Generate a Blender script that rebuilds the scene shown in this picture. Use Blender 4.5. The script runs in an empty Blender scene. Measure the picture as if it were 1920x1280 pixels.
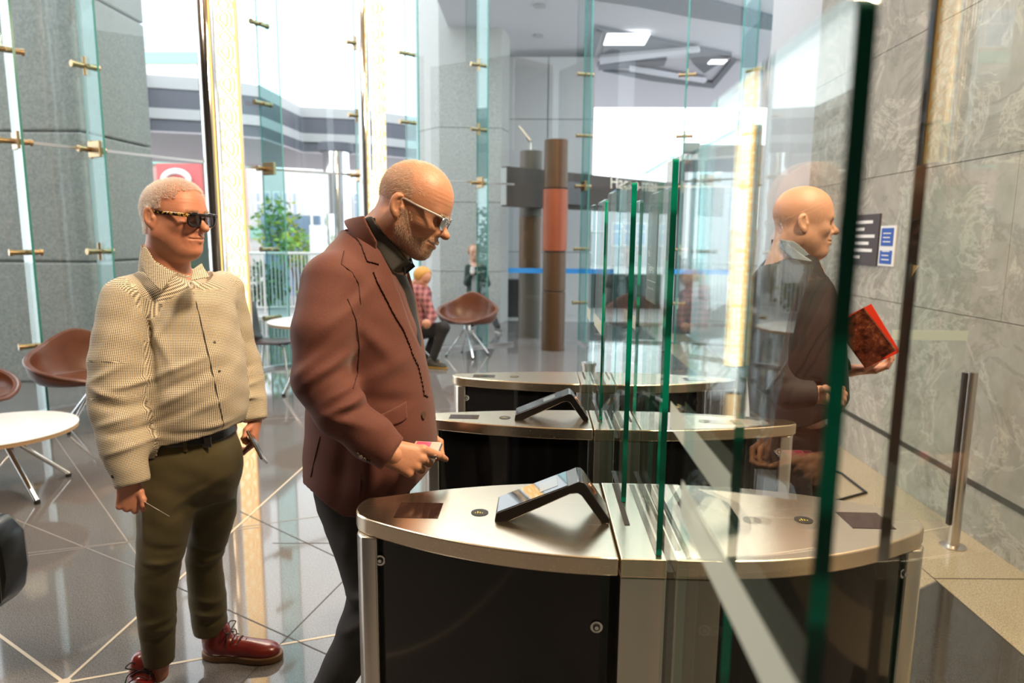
import bpy, bmesh, math, random
import numpy as np
from mathutils import Vector, Matrix

random.seed(7); np.random.seed(7)
S = bpy.context.scene
COL = S.collection

# ------------------------------------------------------------------ camera
EYE = 1.58
F = 1280.0                                   # focal length in pixels of a 1920 wide frame (24 mm)
PITCH, YAW, ROLL = math.radians(8.66), math.atan(45/1280), math.radians(0.5)
fw = np.array([-math.sin(YAW)*math.cos(PITCH), math.cos(YAW)*math.cos(PITCH), -math.sin(PITCH)])
r0 = np.array([math.cos(YAW), math.sin(YAW), 0.0]); u0 = np.cross(r0, fw)
RT = r0*math.cos(ROLL)+u0*math.sin(ROLL); UP = -r0*math.sin(ROLL)+u0*math.cos(ROLL)
CAMP = np.array([0, 0, EYE])
cam_d = bpy.data.cameras.new('camera'); cam = bpy.data.objects.new('camera', cam_d); COL.objects.link(cam)
cam_d.lens = 24; cam_d.sensor_width = 36; cam_d.clip_start = 0.02; cam_d.clip_end = 300
cam.matrix_world = Matrix(((RT[0], UP[0], -fw[0], 0), (RT[1], UP[1], -fw[1], 0), (RT[2], UP[2], -fw[2], EYE), (0, 0, 0, 1)))
cam_d.dof.use_dof = True; cam_d.dof.focus_distance = 1.75; cam_d.dof.aperture_fstop = 3.2
S.camera = cam

def at(x, y, X=None, Y=None, Z=None):
    """the point of the place seen at a pixel of the photo, at a known X, Y or Z"""
    d = fw + RT*(x-960)/F - UP*(y-640)/F
    t = X/d[0] if X is not None else Y/d[1] if Y is not None else (Z-EYE)/d[2]
    return CAMP + d*t

# ------------------------------------------------------------------ world and lights
W = bpy.data.worlds.new('sky'); S.world = W; W.use_nodes = True
wn = W.node_tree; wn.nodes.clear()
wo = wn.nodes.new('ShaderNodeOutputWorld'); wb = wn.nodes.new('ShaderNodeBackground')
wb.inputs[0].default_value = (0.93, 0.965, 1.0, 1); wb.inputs[1].default_value = 3.3
wn.links.new(wb.outputs[0], wo.inputs[0])

def area(name, loc, target, size, power, color, size_y=None, spread=None):
    l = bpy.data.lights.new(name, 'AREA'); l.energy = power; l.color = color
    l.size = size
    if size_y: l.shape = 'RECTANGLE'; l.size_y = size_y
    if spread: l.spread = math.radians(spread)
    o = bpy.data.objects.new(name, l); COL.objects.link(o); o.location = loc
    o.rotation_euler = (Vector(target)-Vector(loc)).to_track_quat('-Z', 'Y').to_euler()
    return o
WARM = (1.0, 0.74, 0.46)
area('ceiling_downlight', (1.3, 0.7, 4.2), (-0.7, 2.0, 1.3), .45, 185, WARM)
area('ceiling_downlight', (1.6, 2.2, 4.6), (1.1, 2.7, 1.0), 0.6, 90, WARM)
area('ceiling_downlight', (-3.0, 1.4, 4.8), (-1.6, 2.4, 1.2), 1.2, 110, (1.0, .86, .7))
area('ceiling_downlight', (-1.5, 6.0, 4.8), (-1.5, 6.0, 0), 1.5, 130, (1.0, .85, .66))

S.view_settings.view_transform = 'Standard'; S.view_settings.look = 'None'
S.view_settings.gamma = 1; S.view_settings.use_curve_mapping = False
S.view_settings.exposure = 0.08
S.cycles.transparent_max_bounces = 64
S.cycles.max_bounces = 9; S.cycles.glossy_bounces = 5; S.cycles.diffuse_bounces = 4
S.cycles.sample_clamp_indirect = 6.0
S.cycles.caustics_reflective = False; S.cycles.caustics_refractive = False

# ------------------------------------------------------------------ node helpers
class NT:
    def __init__(s, name):
        s.m = bpy.data.materials.new(name); s.m.use_nodes = True
        s.t = s.m.node_tree; s.t.nodes.clear()
        s.out = s.n('OutputMaterial')
    def n(s, k, **kw):
        nd = s.t.nodes.new('ShaderNode'+k)
        for a, v in kw.items(): setattr(nd, a, v)
        return nd
    def set(s, nd, **kw):
        for a, v in kw.items():
            i = nd.inputs[a.replace('_', ' ')]
            if isinstance(v, bpy.types.NodeSocket): s.t.links.new(v, i)
            else: i.default_value = (*v, 1) if isinstance(v, tuple) and len(v) == 3 and i.type == 'RGBA' else v
        return nd
    def l(s, a, b): s.t.links.new(a, b)
    def math(s, op, a, b=None, c=None):
        nd = s.n('Math', operation=op)
        for i, v in enumerate((a, b, c)):
            if v is None: continue
            if isinstance(v, bpy.types.NodeSocket): s.l(v, nd.inputs[i])
            else: nd.inputs[i].default_value = v
        return nd.outputs[0]
    def obj(s):
        return s.n('TexCoord').outputs['Object']
    def map(s, v, scale=(1, 1, 1), rot=(0, 0, 0), loc=(0, 0, 0)):
        m = s.n('Mapping'); s.l(v, m.inputs[0]); m.inputs['Scale'].default_value = scale
        m.inputs['Rotation'].default_value = rot; m.inputs['Location'].default_value = loc
        return m.outputs[0]
    def noise(s, v, scale, detail=3, rough=.5, dist=0):
        nd = s.n('TexNoise'); s.l(v, nd.inputs['Vector']); nd.inputs['Scale'].default_value = scale
        nd.inputs['Detail'].default_value = detail; nd.inputs['Roughness'].default_value = rough
        nd.inputs['Distortion'].default_value = dist
        return nd.outputs[0]
    def ramp(s, f, stops, interp='LINEAR'):
        r = s.n('ValToRGB'); r.color_ramp.interpolation = interp; e = r.color_ramp.elements
        while len(e) > 1: e.remove(e[-1])
        e[0].position, e[0].color = stops[0][0], (*stops[0][1], 1)
        for p, c in stops[1:]:
            x = e.new(p); x.color = (*c, 1)
        s.l(f, r.inputs[0]); return r.outputs[0]
    def mix(s, f, a, b, mode='MIX'):
        m = s.n('MixRGB', blend_type=mode)
        for i, v in zip((0, 1, 2), (f, a, b)):
            if isinstance(v, bpy.types.NodeSocket): s.l(v, m.inputs[i])
            else: m.inputs[i].default_value = (*v, 1) if isinstance(v, tuple) else v
        return m.outputs[0]
    def bump(s, h, strength=.3, dist=.01):
        b = s.n('Bump'); s.l(h, b.inputs['Height']); b.inputs['Strength'].default_value = strength
        b.inputs['Distance'].default_value = dist
        return b.outputs[0]
    def pr(s, **kw):
        p = s.n('BsdfPrincipled'); s.set(p, **kw); s.l(p.outputs[0], s.out.inputs[0]); return p

def simple(name, col, rough=.5, metal=0, spec=.5, coat=0, noise=0, nscale=40, bumps=0, bscale=200, **kw):
    t = NT(name); v = t.obj(); c = col
    if noise:
        c = t.mix(t.noise(v, nscale), tuple(x*(1-noise) for x in col), tuple(min(1, x*(1+noise)) for x in col))
    p = t.pr(Base_Color=c, Roughness=rough, Metallic=metal, **kw)
    p.inputs['Specular IOR Level'].default_value = spec; p.inputs['Coat Weight'].default_value = coat
    p.inputs['Coat Roughness'].default_value = .05
    if bumps: t.l(t.bump(t.noise(v, bscale, 2), bumps, .002), p.inputs['Normal'])
    return t.m

def glass(name, tint=(.95, .985, .975), boost=1.0, rough=0.0):
    """thin clear glass: tinted see-through plus a Fresnel mirror reflection"""
    t = NT(name); tr = t.set(t.n('BsdfTransparent'), Color=tint)
    gl = t.set(t.n('BsdfGlossy'), Roughness=rough, Color=(.97, 1, .99))
    fr = t.n('Fresnel'); gm = t.n('NewGeometry')
    t.l(t.math('MULTIPLY_ADD', gm.outputs['Backfacing'], 1/1.5-1.5, 1.5), fr.inputs[0])     # same reflection from both faces
    f = t.math('MULTIPLY', fr.outputs[0], boost); f = t.math('MINIMUM', f, 1.0)
    m = t.n('MixShader'); t.l(f, m.inputs[0]); t.l(tr.outputs[0], m.inputs[1]); t.l(gl.outputs[0], m.inputs[2])
    t.l(m.outputs[0], t.out.inputs[0]); return t.m

def frosted(name):
    t = NT(name); tr = t.set(t.n('BsdfTransparent'), Color=(.8, .86, .83))
    d = t.set(t.n('BsdfDiffuse'), Color=(.66, .72, .69)); tl = t.set(t.n('BsdfTranslucent'), Color=(.7, .76, .73))
    a = t.n('MixShader'); a.inputs[0].default_value = .4; t.l(d.outputs[0], a.inputs[1]); t.l(tl.outputs[0], a.inputs[2])
    b = t.n('MixShader'); b.inputs[0].default_value = .82; t.l(tr.outputs[0], b.inputs[1]); t.l(a.outputs[0], b.inputs[2])
    t.l(b.outputs[0], t.out.inputs[0]); return t.m

def emit(name, col, strength):
    t = NT(name); e = t.set(t.n('Emission'), Color=col, Strength=strength); t.l(e.outputs[0], t.out.inputs[0]); return t.m

M = {}
M['glass'] = glass('clear_glass')
M['wing'] = glass('wing_glass', (.965, .99, .98), .6)
M['fin'] = glass('fin_glass', (.70, .86, .86))
M['facade'] = glass('facade_glass', (.955, .98, .98), .5)
M['edge_pale'] = simple('pale_glass_edge', (.16, .36, .29), .2)
M['frost'] = frosted('frosted_band')
def edge_glass():
    t = NT('green_glass_edge'); v = t.obj()
    n = t.n('TexNoise', noise_dimensions='1D'); t.l(t.n('SeparateXYZ').outputs[2], n.inputs['W'])
    sx = [x for x in t.t.nodes if x.type == 'SEPXYZ'][0]; t.l(v, sx.inputs[0])
    n.inputs['Scale'].default_value = 3.1; n.inputs['Detail'].default_value = 2
    c = t.ramp(n.outputs[0], [(.36, (.0, .06, .04)), (.44, (.0, .15, .10)), (.47, (.0, .46, .31)), (.53, (.0, .36, .24)), (.55, (.0, .12, .08)), (.62, (.0, .09, .06)), (.66, (.01, .26, .18))])  # emerald and dark bands paint the edge's internal reflections into its colour
    t.pr(Base_Color=c, Roughness=.25); return t.m
M['edge'] = edge_glass()
def brushed(name, col, rough, axis=(1.5, 300, 300)):
    t = NT(name); v = t.obj(); n = t.noise(t.map(v, axis), 3, 3, .6)
    c = t.mix(n, tuple(x*.93 for x in col), col)
    p = t.pr(Base_Color=c, Metallic=1.0, Roughness=t.math('MULTIPLY_ADD', n, .12, rough-.06))
    t.l(t.bump(n, .02, .0004), p.inputs['Normal']); return t.m
M['steel'] = brushed('brushed_steel', (.82, .70, .54), .25)
M['steel_v'] = brushed('brushed_steel_upright', (.72, .68, .62), .3)
M['chrome'] = simple('polished_steel', (.8, .8, .8), .08, 1)
M['bronze'] = simple('bronze_fitting', (.42, .30, .17), .3, 1)
M['satin'] = simple('satin_steel', (.6, .57, .53), .28, 1)
M['blackgloss'] = simple('black_gloss_panel', (.006, .006, .007), .07, 0, .5)
M['black'] = simple('black_rubber', (.012, .012, .012), .6)
M['brush'] = simple('black_brush_bristle', (.02, .02, .02), .7, bumps=1, bscale=900)
M['darkgap'] = simple('dark_gap', (.01, .01, .01), .5)
M['screen_dark'] = simple('dark_screen', (.03, .015, .012), .05)
M['white'] = simple('white_laminate', (.82, .82, .81), .25)
M['leather'] = simple('brown_leather', (.13, .042, .019), .3, spec=.6, noise=.25, nscale=12, bumps=.2, bscale=300)
M['wood_edge'] = simple('pale_timber_edge', (.45, .3, .17), .5)

# ------------------------------------------------------------------ mesh helpers
class MB:
    """collects shapes, then links them as one mesh object"""
    def __init__(s): s.v = []; s.f = []; s.mi = []
    def add(s, vs, fs, mi=0):
        n = len(s.v); s.v += [tuple(map(float, v)) for v in vs]
        s.f += [tuple(i+n for i in f) for f in fs]; s.mi += [mi]*len(fs); return s
    def lace(s, pts, r, n=6):
        P = [Vector(p) for p in pts]; P = [P[0]*2-P[1]]+P+[P[-1]*2-P[-2]]; out = []
        for i in range(1, len(P)-2):
            for k in range(6):
                t = k/6; a, b, c, d = P[i-1:i+3]
                out.append(.5*((2*b)+(c-a)*t+(2*a-5*b+4*c-d)*t*t+(3*b-a-3*c+d)*t**3))
        out.append(P[-2]); return s.tube([tuple(q) for q in out], r, n)
    def box(s, lo, hi, mi=0, R=None, o=(0, 0, 0)):
        x0, y0, z0 = lo; x1, y1, z1 = hi
        v = [(x0, y0, z0), (x1, y0, z0), (x1, y1, z0), (x0, y1, z0), (x0, y0, z1), (x1, y0, z1), (x1, y1, z1), (x0, y1, z1)]
        if R is not None: v = [tuple(R @ Vector(p)+Vector(o)) for p in v]
        return s.add(v, [(0, 3, 2, 1), (4, 5, 6, 7), (0, 1, 5, 4), (1, 2, 6, 5), (2, 3, 7, 6), (3, 0, 4, 7)], mi)
    def cyl(s, a, b, r, r2=None, n=20, mi=0, caps=True):
        a, b = Vector(a), Vector(b); r2 = r if r2 is None else r2
        q = (b-a).to_track_quat('Z', 'Y'); vs = []
        for c, rr in ((a, r), (b, r2)):
            for i in range(n):
                t = 2*math.pi*i/n; vs.append(tuple(c+q @ Vector((rr*math.cos(t), rr*math.sin(t), 0))))
        fs = [(i, (i+1) % n, n+(i+1) % n, n+i) for i in range(n)]
        if caps: fs += [tuple(range(n-1, -1, -1)), tuple(range(n, 2*n))]
        return s.add(vs, fs, mi)
    def tube(s, pts, r, n=10, mi=0, flat=None):
        P = [Vector(p) for p in pts]; vs = []; k = len(P)
        rr = r if hasattr(r, '__len__') else [r]*k
        up = None
        for i, p in enumerate(P):
            t = (P[min(i+1, k-1)]-P[max(i-1, 0)]).normalized()
            if up is None:
                up = Vector((0, 0, 1)) if abs(t.z) < .9 else Vector((1, 0, 0))
            up = (up-t*up.dot(t)).normalized(); sd = t.cross(up)
            for j in range(n):
                a = 2*math.pi*j/n
                vs.append(tuple(p+(up*math.cos(a)*(flat or 1)+sd*math.sin(a))*rr[i]))
        fs = [(i*n+j, i*n+(j+1) % n, (i+1)*n+(j+1) % n, (i+1)*n+j) for i in range(k-1) for j in range(n)]
        fs += [tuple(range(n-1, -1, -1)), tuple(range((k-1)*n, k*n))]
        return s.add(vs, fs, mi)
    def prism(s, poly, z0, z1, mi=0, mi_side=None, M4=None):
        n = len(poly); v = [(x, y, z0) for x, y in poly]+[(x, y, z1) for x, y in poly]
        if M4 is not None: v = [tuple(M4 @ Vector(p)) for p in v]
        s.add(v, [tuple(range(n-1, -1, -1)), tuple(range(n, 2*n))], mi)
        m = len(s.v)-2*n; ms = mi if mi_side is None else mi_side
        for i in range(n):
            s.f.append((m+i, m+(i+1) % n, m+n+(i+1) % n, m+n+i)); s.mi.append(ms)
        return s
    def lathe(s, prof, c=(0, 0, 0), n=28, mi=0):
        vs = []; k = len(prof)
        for r, z in prof:
            for j in range(n):
                a = 2*math.pi*j/n; vs.append((c[0]+r*math.cos(a), c[1]+r*math.sin(a), c[2]+z))
        fs = [(i*n+j, i*n+(j+1) % n, (i+1)*n+(j+1) % n, (i+1)*n+j) for i in range(k-1) for j in range(n)]
        fs += [tuple(range(n-1, -1, -1)), tuple(range((k-1)*n, k*n))]
        return s.add(vs, fs, mi)
    def build(s, name, mats, parent=None, smooth=False, bevel=0, loc=None, fix=True):
        me = bpy.data.meshes.new(name)
        off = Vector(loc) if loc is not None else Vector((0, 0, 0))
        if parent is not None: off = off+world_off(parent)
        me.from_pydata([tuple(Vector(v)-off) for v in s.v], [], s.f)
        for m in (mats if isinstance(mats, (list, tuple)) else [mats]): me.materials.append(M[m] if isinstance(m, str) else m)
        me.polygons.foreach_set('material_index', s.mi)
        if fix:
            b = bmesh.new(); b.from_mesh(me); bmesh.ops.recalc_face_normals(b, faces=b.faces); b.to_mesh(me); b.free()
        o = bpy.data.objects.new(name, me); COL.objects.link(o)
        if loc is not None: o.location = loc
        if parent is not None: o.parent = parent
        if smooth: shade(me, smooth if smooth is not True else 40)
        if bevel:
            md = o.modifiers.new('bevel', 'BEVEL'); md.width = bevel; md.segments = 2; md.limit_method = 'ANGLE'
            md.harden_normals = False
        return o
def shade(me, ang=40):
    me.shade_smooth()
    try: me.set_sharp_from_angle(angle=math.radians(ang))
    except Exception: pass
def world_off(o):
    v = Vector((0, 0, 0))
    while o is not None: v = v+o.location; o = o.parent
    return v
def tag(o, label=None, cat=None, group=None, kind=None):
    if label: o['label'] = label
    if cat: o['category'] = cat
    if group: o['group'] = group
    if kind: o['kind'] = kind
    return o
def empty(name, loc, label, cat, group=None):
    o = bpy.data.objects.new(name, None); COL.objects.link(o); o.location = loc; o.empty_display_size = .1
    return tag(o, label, cat, group)
def struct(o, label=None): o['kind'] = 'structure'; return o
def copy_tree(o, parent=None):
    c = o.copy(); COL.objects.link(c); c.parent = parent
    for ch in list(o.children): copy_tree(ch, c)
    return c
def text_mesh(name, body, size, mat, M4, parent=None, extrude=.001, align='LEFT', label=None):
    cu = bpy.data.curves.new(name, 'FONT'); cu.body = body; cu.size = size; cu.extrude = extrude; cu.align_x = align
    t = bpy.data.objects.new(name, cu); COL.objects.link(t)
    dg = bpy.context.evaluated_depsgraph_get(); me = bpy.data.meshes.new_from_object(t.evaluated_get(dg))
    bpy.data.objects.remove(t)
    me.transform(M4 if parent is None else Matrix.Translation(-world_off(parent)) @ M4)
    me.materials.clear(); me.materials.append(M[mat] if isinstance(mat, str) else mat)
    o = bpy.data.objects.new(name, me); COL.objects.link(o)
    if parent is not None: o.parent = parent
    return o
def frame(o, x, z):
    """matrix with local x along x, local z along z (text faces +z), origin o"""
    x = Vector(x).normalized(); z = Vector(z).normalized(); y = z.cross(x)
    return Matrix(((x.x, y.x, z.x, o[0]), (x.y, y.y, z.y, o[1]), (x.z, y.z, z.z, o[2]), (0, 0, 0, 1)))
# ================================================================== setting: floor, wall, ceiling
def granite(name, lo, hi, rough, scale=220):
    t = NT(name); v = t.obj()
    n1 = t.noise(v, scale, 2, .7); n2 = t.noise(v, scale*.35, 2, .6); n3 = t.noise(v, 1.3, 3)
    c = t.ramp(n1, [(.32, lo), (.5, tuple((a+b)/2 for a, b in zip(lo, hi))), (.68, hi)])
    c = t.mix(t.math('MULTIPLY', n2, .5), c, tuple(a*.5 for a in lo))
    c = t.mix(t.math('MULTIPLY', n3, .35), c, tuple(min(1, b*.9) for b in hi))
    t.pr(Base_Color=c, Roughness=rough, IOR=1.6); return t.m
M['granite_dark'] = granite('polished_dark_granite', (.04, .038, .038), (.29, .27, .265), .05)
M['granite_black'] = granite('dark_granite_band', (.02, .018, .016), (.08, .07, .06), .1)
M['granite_tan'] = granite('tan_granite', (.20, .155, .095), (.66, .57, .42), .14, 170)
M['inlay'] = simple('pale_brass_inlay', (.62, .52, .38), .3)
M['joint'] = simple('dark_floor_joint', (.03, .025, .025), .5)

# floor
struct(MB().box((-9, -2.5, -.06), (1.9, 13, 0)).build('floor', 'granite_dark'))
struct(MB().box((1.9, -2.5, -.06), (2.5, 13, 0)).build('floor', 'granite_tan'))
struct(MB().prism([(.85, 1.0), (.85, 2.38), (1.9, 3.07), (1.9, 1.0)], .0, .001).build('floor', 'granite_black'))
struct(MB().prism([(.85, 2.39), (.6, 7.0), (1.9, 7.0), (1.9, 3.08)], .0, .001).build('floor', 'granite_tan'))
def strip(mb, a, b, w, z=.0012):
    a, b = Vector((*a, z)), Vector((*b, z)); d = (b-a).normalized(); s = Vector((-d.y, d.x, 0))*w/2
    mb.add([a-s, b-s, b+s, a+s], [(0, 1, 2, 3)])
inl = MB()
star = (-1.66, 2.16)
for a, b in (((-1.66, 2.16), (-1.54, 6.3)), ((-1.66, 2.16), (-5.5, 4.45)), ((-1.66, 2.16), (3.2, 4.15-.1)),
             ((-1.66, 2.16), (-5.5, 1.1)), ((-1.66, 2.16), (-.9, -.5))):
    strip(inl, a, b, .012)
struct(inl.build('trim_1', 'inlay'))
th = MB()
for a, b in (((-2.95, 2.9), (-1.0, 3.75)), ((-3.6, 2.74), (-1.5, 3.49)), ((-4.5, 4.35), (-1.7, 2.9)), ((-3.9, 5.2), (-1.8, 2.95)),
             ((-3.4, 6.3), (-2.0, 4.75)), ((-2.6, 5.6), (0, 6.4)), ((-1, 4), (0, 8))):
    strip(th, a, b, .006, .0011)
struct(th.build('trim_2', simple('grey_floor_joint', (.33, .30, .28), .3)))
dk = MB()
for a, b in (((-1.9, 3.0), (-.6, 2.27)), ((-1.05, 2.1), (-.82, 3.2)), ((-1.35, 3.3), (-.5, 3.35)), ((-1.7, 3.7), (-.55, 2.85)),
             ((1.9, 3.1), (2.4, 3.12)), ((1.9, 1.5), (1.9, 7))):
    strip(dk, a, b, .005, .0014)
struct(dk.build('trim_3', 'joint'))
struct(MB().cyl((star[0], star[1], 0), (star[0], star[1], .003), .022, n=20).build('trim_4', 'inlay'))

# marble wall on the right
def marble():
    t = NT('grey_marble_slabs'); v = t.obj()
    big = t.noise(v, 1.1, 4, .6, .5); vein = t.noise(t.map(v, (1, 1.0, 1.25), (.6, 0, 0)), 1.5, 9, .66, 1.0)
    vv = t.math('ABSOLUTE', t.math('SUBTRACT', vein, .5))
    fine = t.noise(v, 26, 5, .65)
    c = t.mix(big, (.33, .315, .29), (.47, .45, .42)); blot = t.noise(v, 6.5, 6, .7)
    c = t.mix(t.ramp(blot, [(.35, (0,)*3), (.7, (.8,)*3)]), c, (.235, .245, .21)); c = t.mix(t.math('MULTIPLY', fine, .55), c, (.36, .34, .30))
    c = t.mix(t.ramp(vv, [(0, (.4,)*3), (.03, (.0,)*3)]), c, (.17, .16, .14))
    w2 = t.noise(t.map(v, (1, .9, 1.1), (-.6, .4, .4)), 2.4, 9, .66, 1.0); v2 = t.math('ABSOLUTE', t.math('SUBTRACT', w2, .47))
    c = t.mix(t.ramp(v2, [(0, (.5,)*3), (.03, (.0,)*3)]), c, (.60, .57, .51))
    p = t.pr(Base_Color=c, Roughness=.22)
    t.l(t.bump(vein, .1, .003), p.inputs['Normal']); return t.m
M['marble'] = marble()
WX = 2.37
wall = MB(); zs = [0, .29, 1.175, 2.02, 2.86, 3.7, 5.0]
for k in range(6):
    y = -2.5-(k % 2)*.9
    ys = [-2.5]+[q for q in np.arange(-2.5+.35+.95*(k % 2), 6.1, 1.9)]+[6.2]
    if k == 0: ys = [-2.5, 6.2]
    for a, b in zip(ys[:-1], ys[1:]):
        wall.box((WX, a+.002, zs[k]+(.0 if k == 0 else .002)), (WX+.12, b-.002, zs[k+1]-.002))
w = wall.build('wall_right', 'marble', bevel=.002); struct(w)
struct(MB().box((WX+.01, -2.5, 0), (WX+.14, 6.2, 5)).build('trim_5', simple('wall_joint', (.13, .12, .10), .6)))
struct(MB().box((WX-.004, -2.5, .272), (WX+.02, 6.2, .305)).build('baseboard_right', simple('dark_metal_strip', (.03, .03, .03), .35)))
struct(MB().box((-9, -2.6, 0), (2.5, -2.5, 5)).build('wall_back', simple('dark_lobby_wall', (.035, .028, .022), .6)))
struct(MB().box((-9.1, -2.5, 0), (-9, 2.4, 5)).build('wall_left', simple('lobby_wall', (.3, .27, .23), .6)))
cl = MB().prism([(-9, -2.6), (2.5, -2.6), (2.5, 6.2), (-2.0, 7.2), (-5.2, 3.8), (-9, 3.4)], 5.0, 5.12)
struct(cl.build('ceiling', simple('warm_ceiling', (.62, .47, .32), .6)))

# ------------------------------------------------------------------ curved glass wall of the lobby
FAC = [(-5.6, 4.3), (-4.36, 5.74), (-3.17, 7.97), (-1.53, 9.41), (-.355, 10.1), (1.4, 10.55), (2.9, 10.2), (4.4, 8.6)]
FH = 6.2
for i, (a, b) in enumerate(zip(FAC[:-1], FAC[1:])):
    a, b = Vector((*a, 0)), Vector((*b, 0)); d = (b-a).normalized(); n = Vector((d.y, -d.x, 0))
    m = MB()
    for z0, z1 in ((.03, 2.33), (2.345, FH)):
        if i == 4 and z0 < 1: continue          # open doorway bay
        m.add([a+Vector((0, 0, z0)), b+Vector((0, 0, z0)), b+Vector((0, 0, z1)), a+Vector((0, 0, z1)),
               a+n*.012+Vector((0, 0, z0)), b+n*.012+Vector((0, 0, z0)), b+n*.012+Vector((0, 0, z1)), a+n*.012+Vector((0, 0, z1))],
              [(0, 1, 2, 3), (7, 6, 5, 4), (3, 2, 6, 7), (0, 4, 5, 1)])
    struct(m.build('window_%d' % (i+1), 'facade', fix=False))
    r = MB()
    if i != 4: r.add([a+n*.0+Vector((0, 0, 0)), b, b+n*.06, a+n*.06]+[p+Vector((0, 0, .035)) for p in (a, b, b+n*.06, a+n*.06)],
          [(0, 1, 2, 3), (4, 5, 6, 7), (0, 1, 5, 4), (2, 3, 7, 6)])
    if i != 4: r.add([p+Vector((0, 0, 2.325)) for p in (a, b, b+n*.03, a+n*.03)]+[p+Vector((0, 0, 2.35)) for p in (a, b, b+n*.03, a+n*.03)],
          [(0, 1, 2, 3), (4, 5, 6, 7), (0, 1, 5, 4), (2, 3, 7, 6)])
    if r.v: struct(r.build('trim_%d' % (i+6), simple('satin_rail', (.55, .56, .56), .35, 1)))
# glass fins with steel patch fittings
def on_facade(ratio):
    for a, b in zip(FAC[:-1], FAC[1:]):
        ra, rb = a[0]/a[1], b[0]/b[1]
        if ra <= ratio <= rb:
            lo, hi = 0., 1.
            for _ in range(40):
                t = (lo+hi)/2; x = a[0]+(b[0]-a[0])*t; y = a[1]+(b[1]-a[1])*t
                if x/y < ratio: lo = t
                else: hi = t
            d = Vector((b[0]-a[0], b[1]-a[1], 0)).normalized()
            return Vector((x, y, 0)), Vector((d.y, -d.x, 0)), d
fins = [(-.765, .30, 'at the far left edge, by the brown tub chair'), (-.655, .27, 'in front of the left concrete column'),
        (-.40, .36, 'just right of the nearer gold light strip'), (-.262, .2, 'beside the second steel pole'),
        (-.19, .34, 'behind the head of the man in the maroon jacket'), (-.088, .35, 'behind the single brown tub chair in the middle'),
        (.062, .34, 'beyond the tall brown pole'), (.205, .4, 'behind the gate wings, under the canopy'), (.30, .4, 'nearest the marble wall')]
for k, (r, dep, where) in enumerate(fins):
    p, n, d = on_facade(r)
    e = empty('glass_fin', p, 'tall blue-green glass fin '+where, 'glass fin', 'glass fins of the window wall')
    q = [p+n*.02, p+n*dep]
    m = MB(); h0 = .04
    w2 = d*.0095
    vs = [q[0]-w2, q[1]-w2, q[1]+w2, q[0]+w2]; vs = [v+Vector((0, 0, h0)) for v in vs]+[v+Vector((0, 0, FH)) for v in vs]
    m.add(vs, [(0, 1, 5, 4), (2, 3, 7, 6)], 0); m.add(vs, [(1, 2, 6, 5), (3, 0, 4, 7)], 1)
    m.build('glass_blade', ['fin', simple('fin_edge', (.05, .26, .23), .2)], e, fix=False)
    for z in (.62, 1.42, 2.33, 3.05, 3.9):
        if k == 5 and z == 1.42: continue
        c = p+n*.07+Vector((0, 0, z))
        if abs(z-2.33) < .1:
            f = MB().box((-.02, -.09, -.07), (.02, .09, .07), R=Matrix((d, n, (0, 0, 1))).transposed(), o=c+n*.06)
            f.build('splice_plate', 'bronze', e, bevel=.004)
        f = MB().cyl(c-d*.11, c+d*.11, .024, n=14); f.cyl(c-n*.06, c+n*.05, .018, n=12)
        f.cyl(c-d*.12, c-d*.095, .03, n=14); f.cyl(c+d*.095, c+d*.12, .03, n=14)
        if k % 2: f.cyl(c-Vector((0, 0, .08)), c+Vector((0, 0, .08)), .02, n=12)
        f.build('patch_fitting', 'bronze', e, smooth=True)

# two polished poles, each with a lit light strip beside it
def strip_mat():
    t = NT('lit_braided_strip'); v = t.obj(); s = t.n('SeparateXYZ'); t.l(v, s.inputs[0])
    u = t.math('DIVIDE', s.outputs[0], .085); z = t.math('MULTIPLY', s.outputs[2], 2*math.pi/.26)
    out = None
    for ph, sg in ((0, 1), (math.pi, 1)):
        w = t.math('MULTIPLY', t.math('SINE', t.math('ADD', z, ph)), .62*sg)
        w = t.math('ADD', w, t.math('MULTIPLY', t.math('SINE', t.math('MULTIPLY_ADD', z, 2.0, ph*.5)), .16))
        dd = t.math('ABSOLUTE', t.math('SUBTRACT', u, w))
        out = dd if out is None else t.math('MINIMUM', out, dd)
    line = t.math('MULTIPLY', t.math('LESS_THAN', out, .34), t.math('GREATER_THAN', out, .08))
    edge = t.math('GREATER_THAN', t.math('ABSOLUTE', u), .9)
    line = t.math('MAXIMUM', line, edge)
    c = t.mix(line, (1.0, .78, .42), (.95, .46, .10))
    e = t.set(t.n('Emission'), Color=c, Strength=4.4); t.l(e.outputs[0], t.out.inputs[0]); return t.m
M['strip'] = strip_mat()
def pole_and_strip(px, pr, sx, sw, Y, z0, lab_p, lab_s, htop=4.9):
    p = at(px, 600, Y=Y); e = empty('steel_pole', (p[0], Y, 0), lab_p, 'pole', 'polished poles in front of the window wall')
    MB().cyl((p[0], Y, 0), (p[0], Y, htop), pr, n=36).build('shaft', 'chrome', e, smooth=True)
    MB().cyl((p[0], Y, 0), (p[0], Y, .03), pr*1.5, n=36).build('base_plate', 'satin', e, smooth=True)
    q = at(sx, 600, Y=Y)
    s = empty('light_strip', (q[0], Y, z0), lab_s, 'light strip', 'gold braided light strips')
    MB().box((q[0]-sw, Y-.012, z0), (q[0]+sw, Y+.004, htop)).build('lit_panel', 'strip', None, loc=(q[0], Y, z0)).parent = None
    o = COL.objects['lit_panel'] if 'lit_panel' in COL.objects else None
    return s, q
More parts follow.
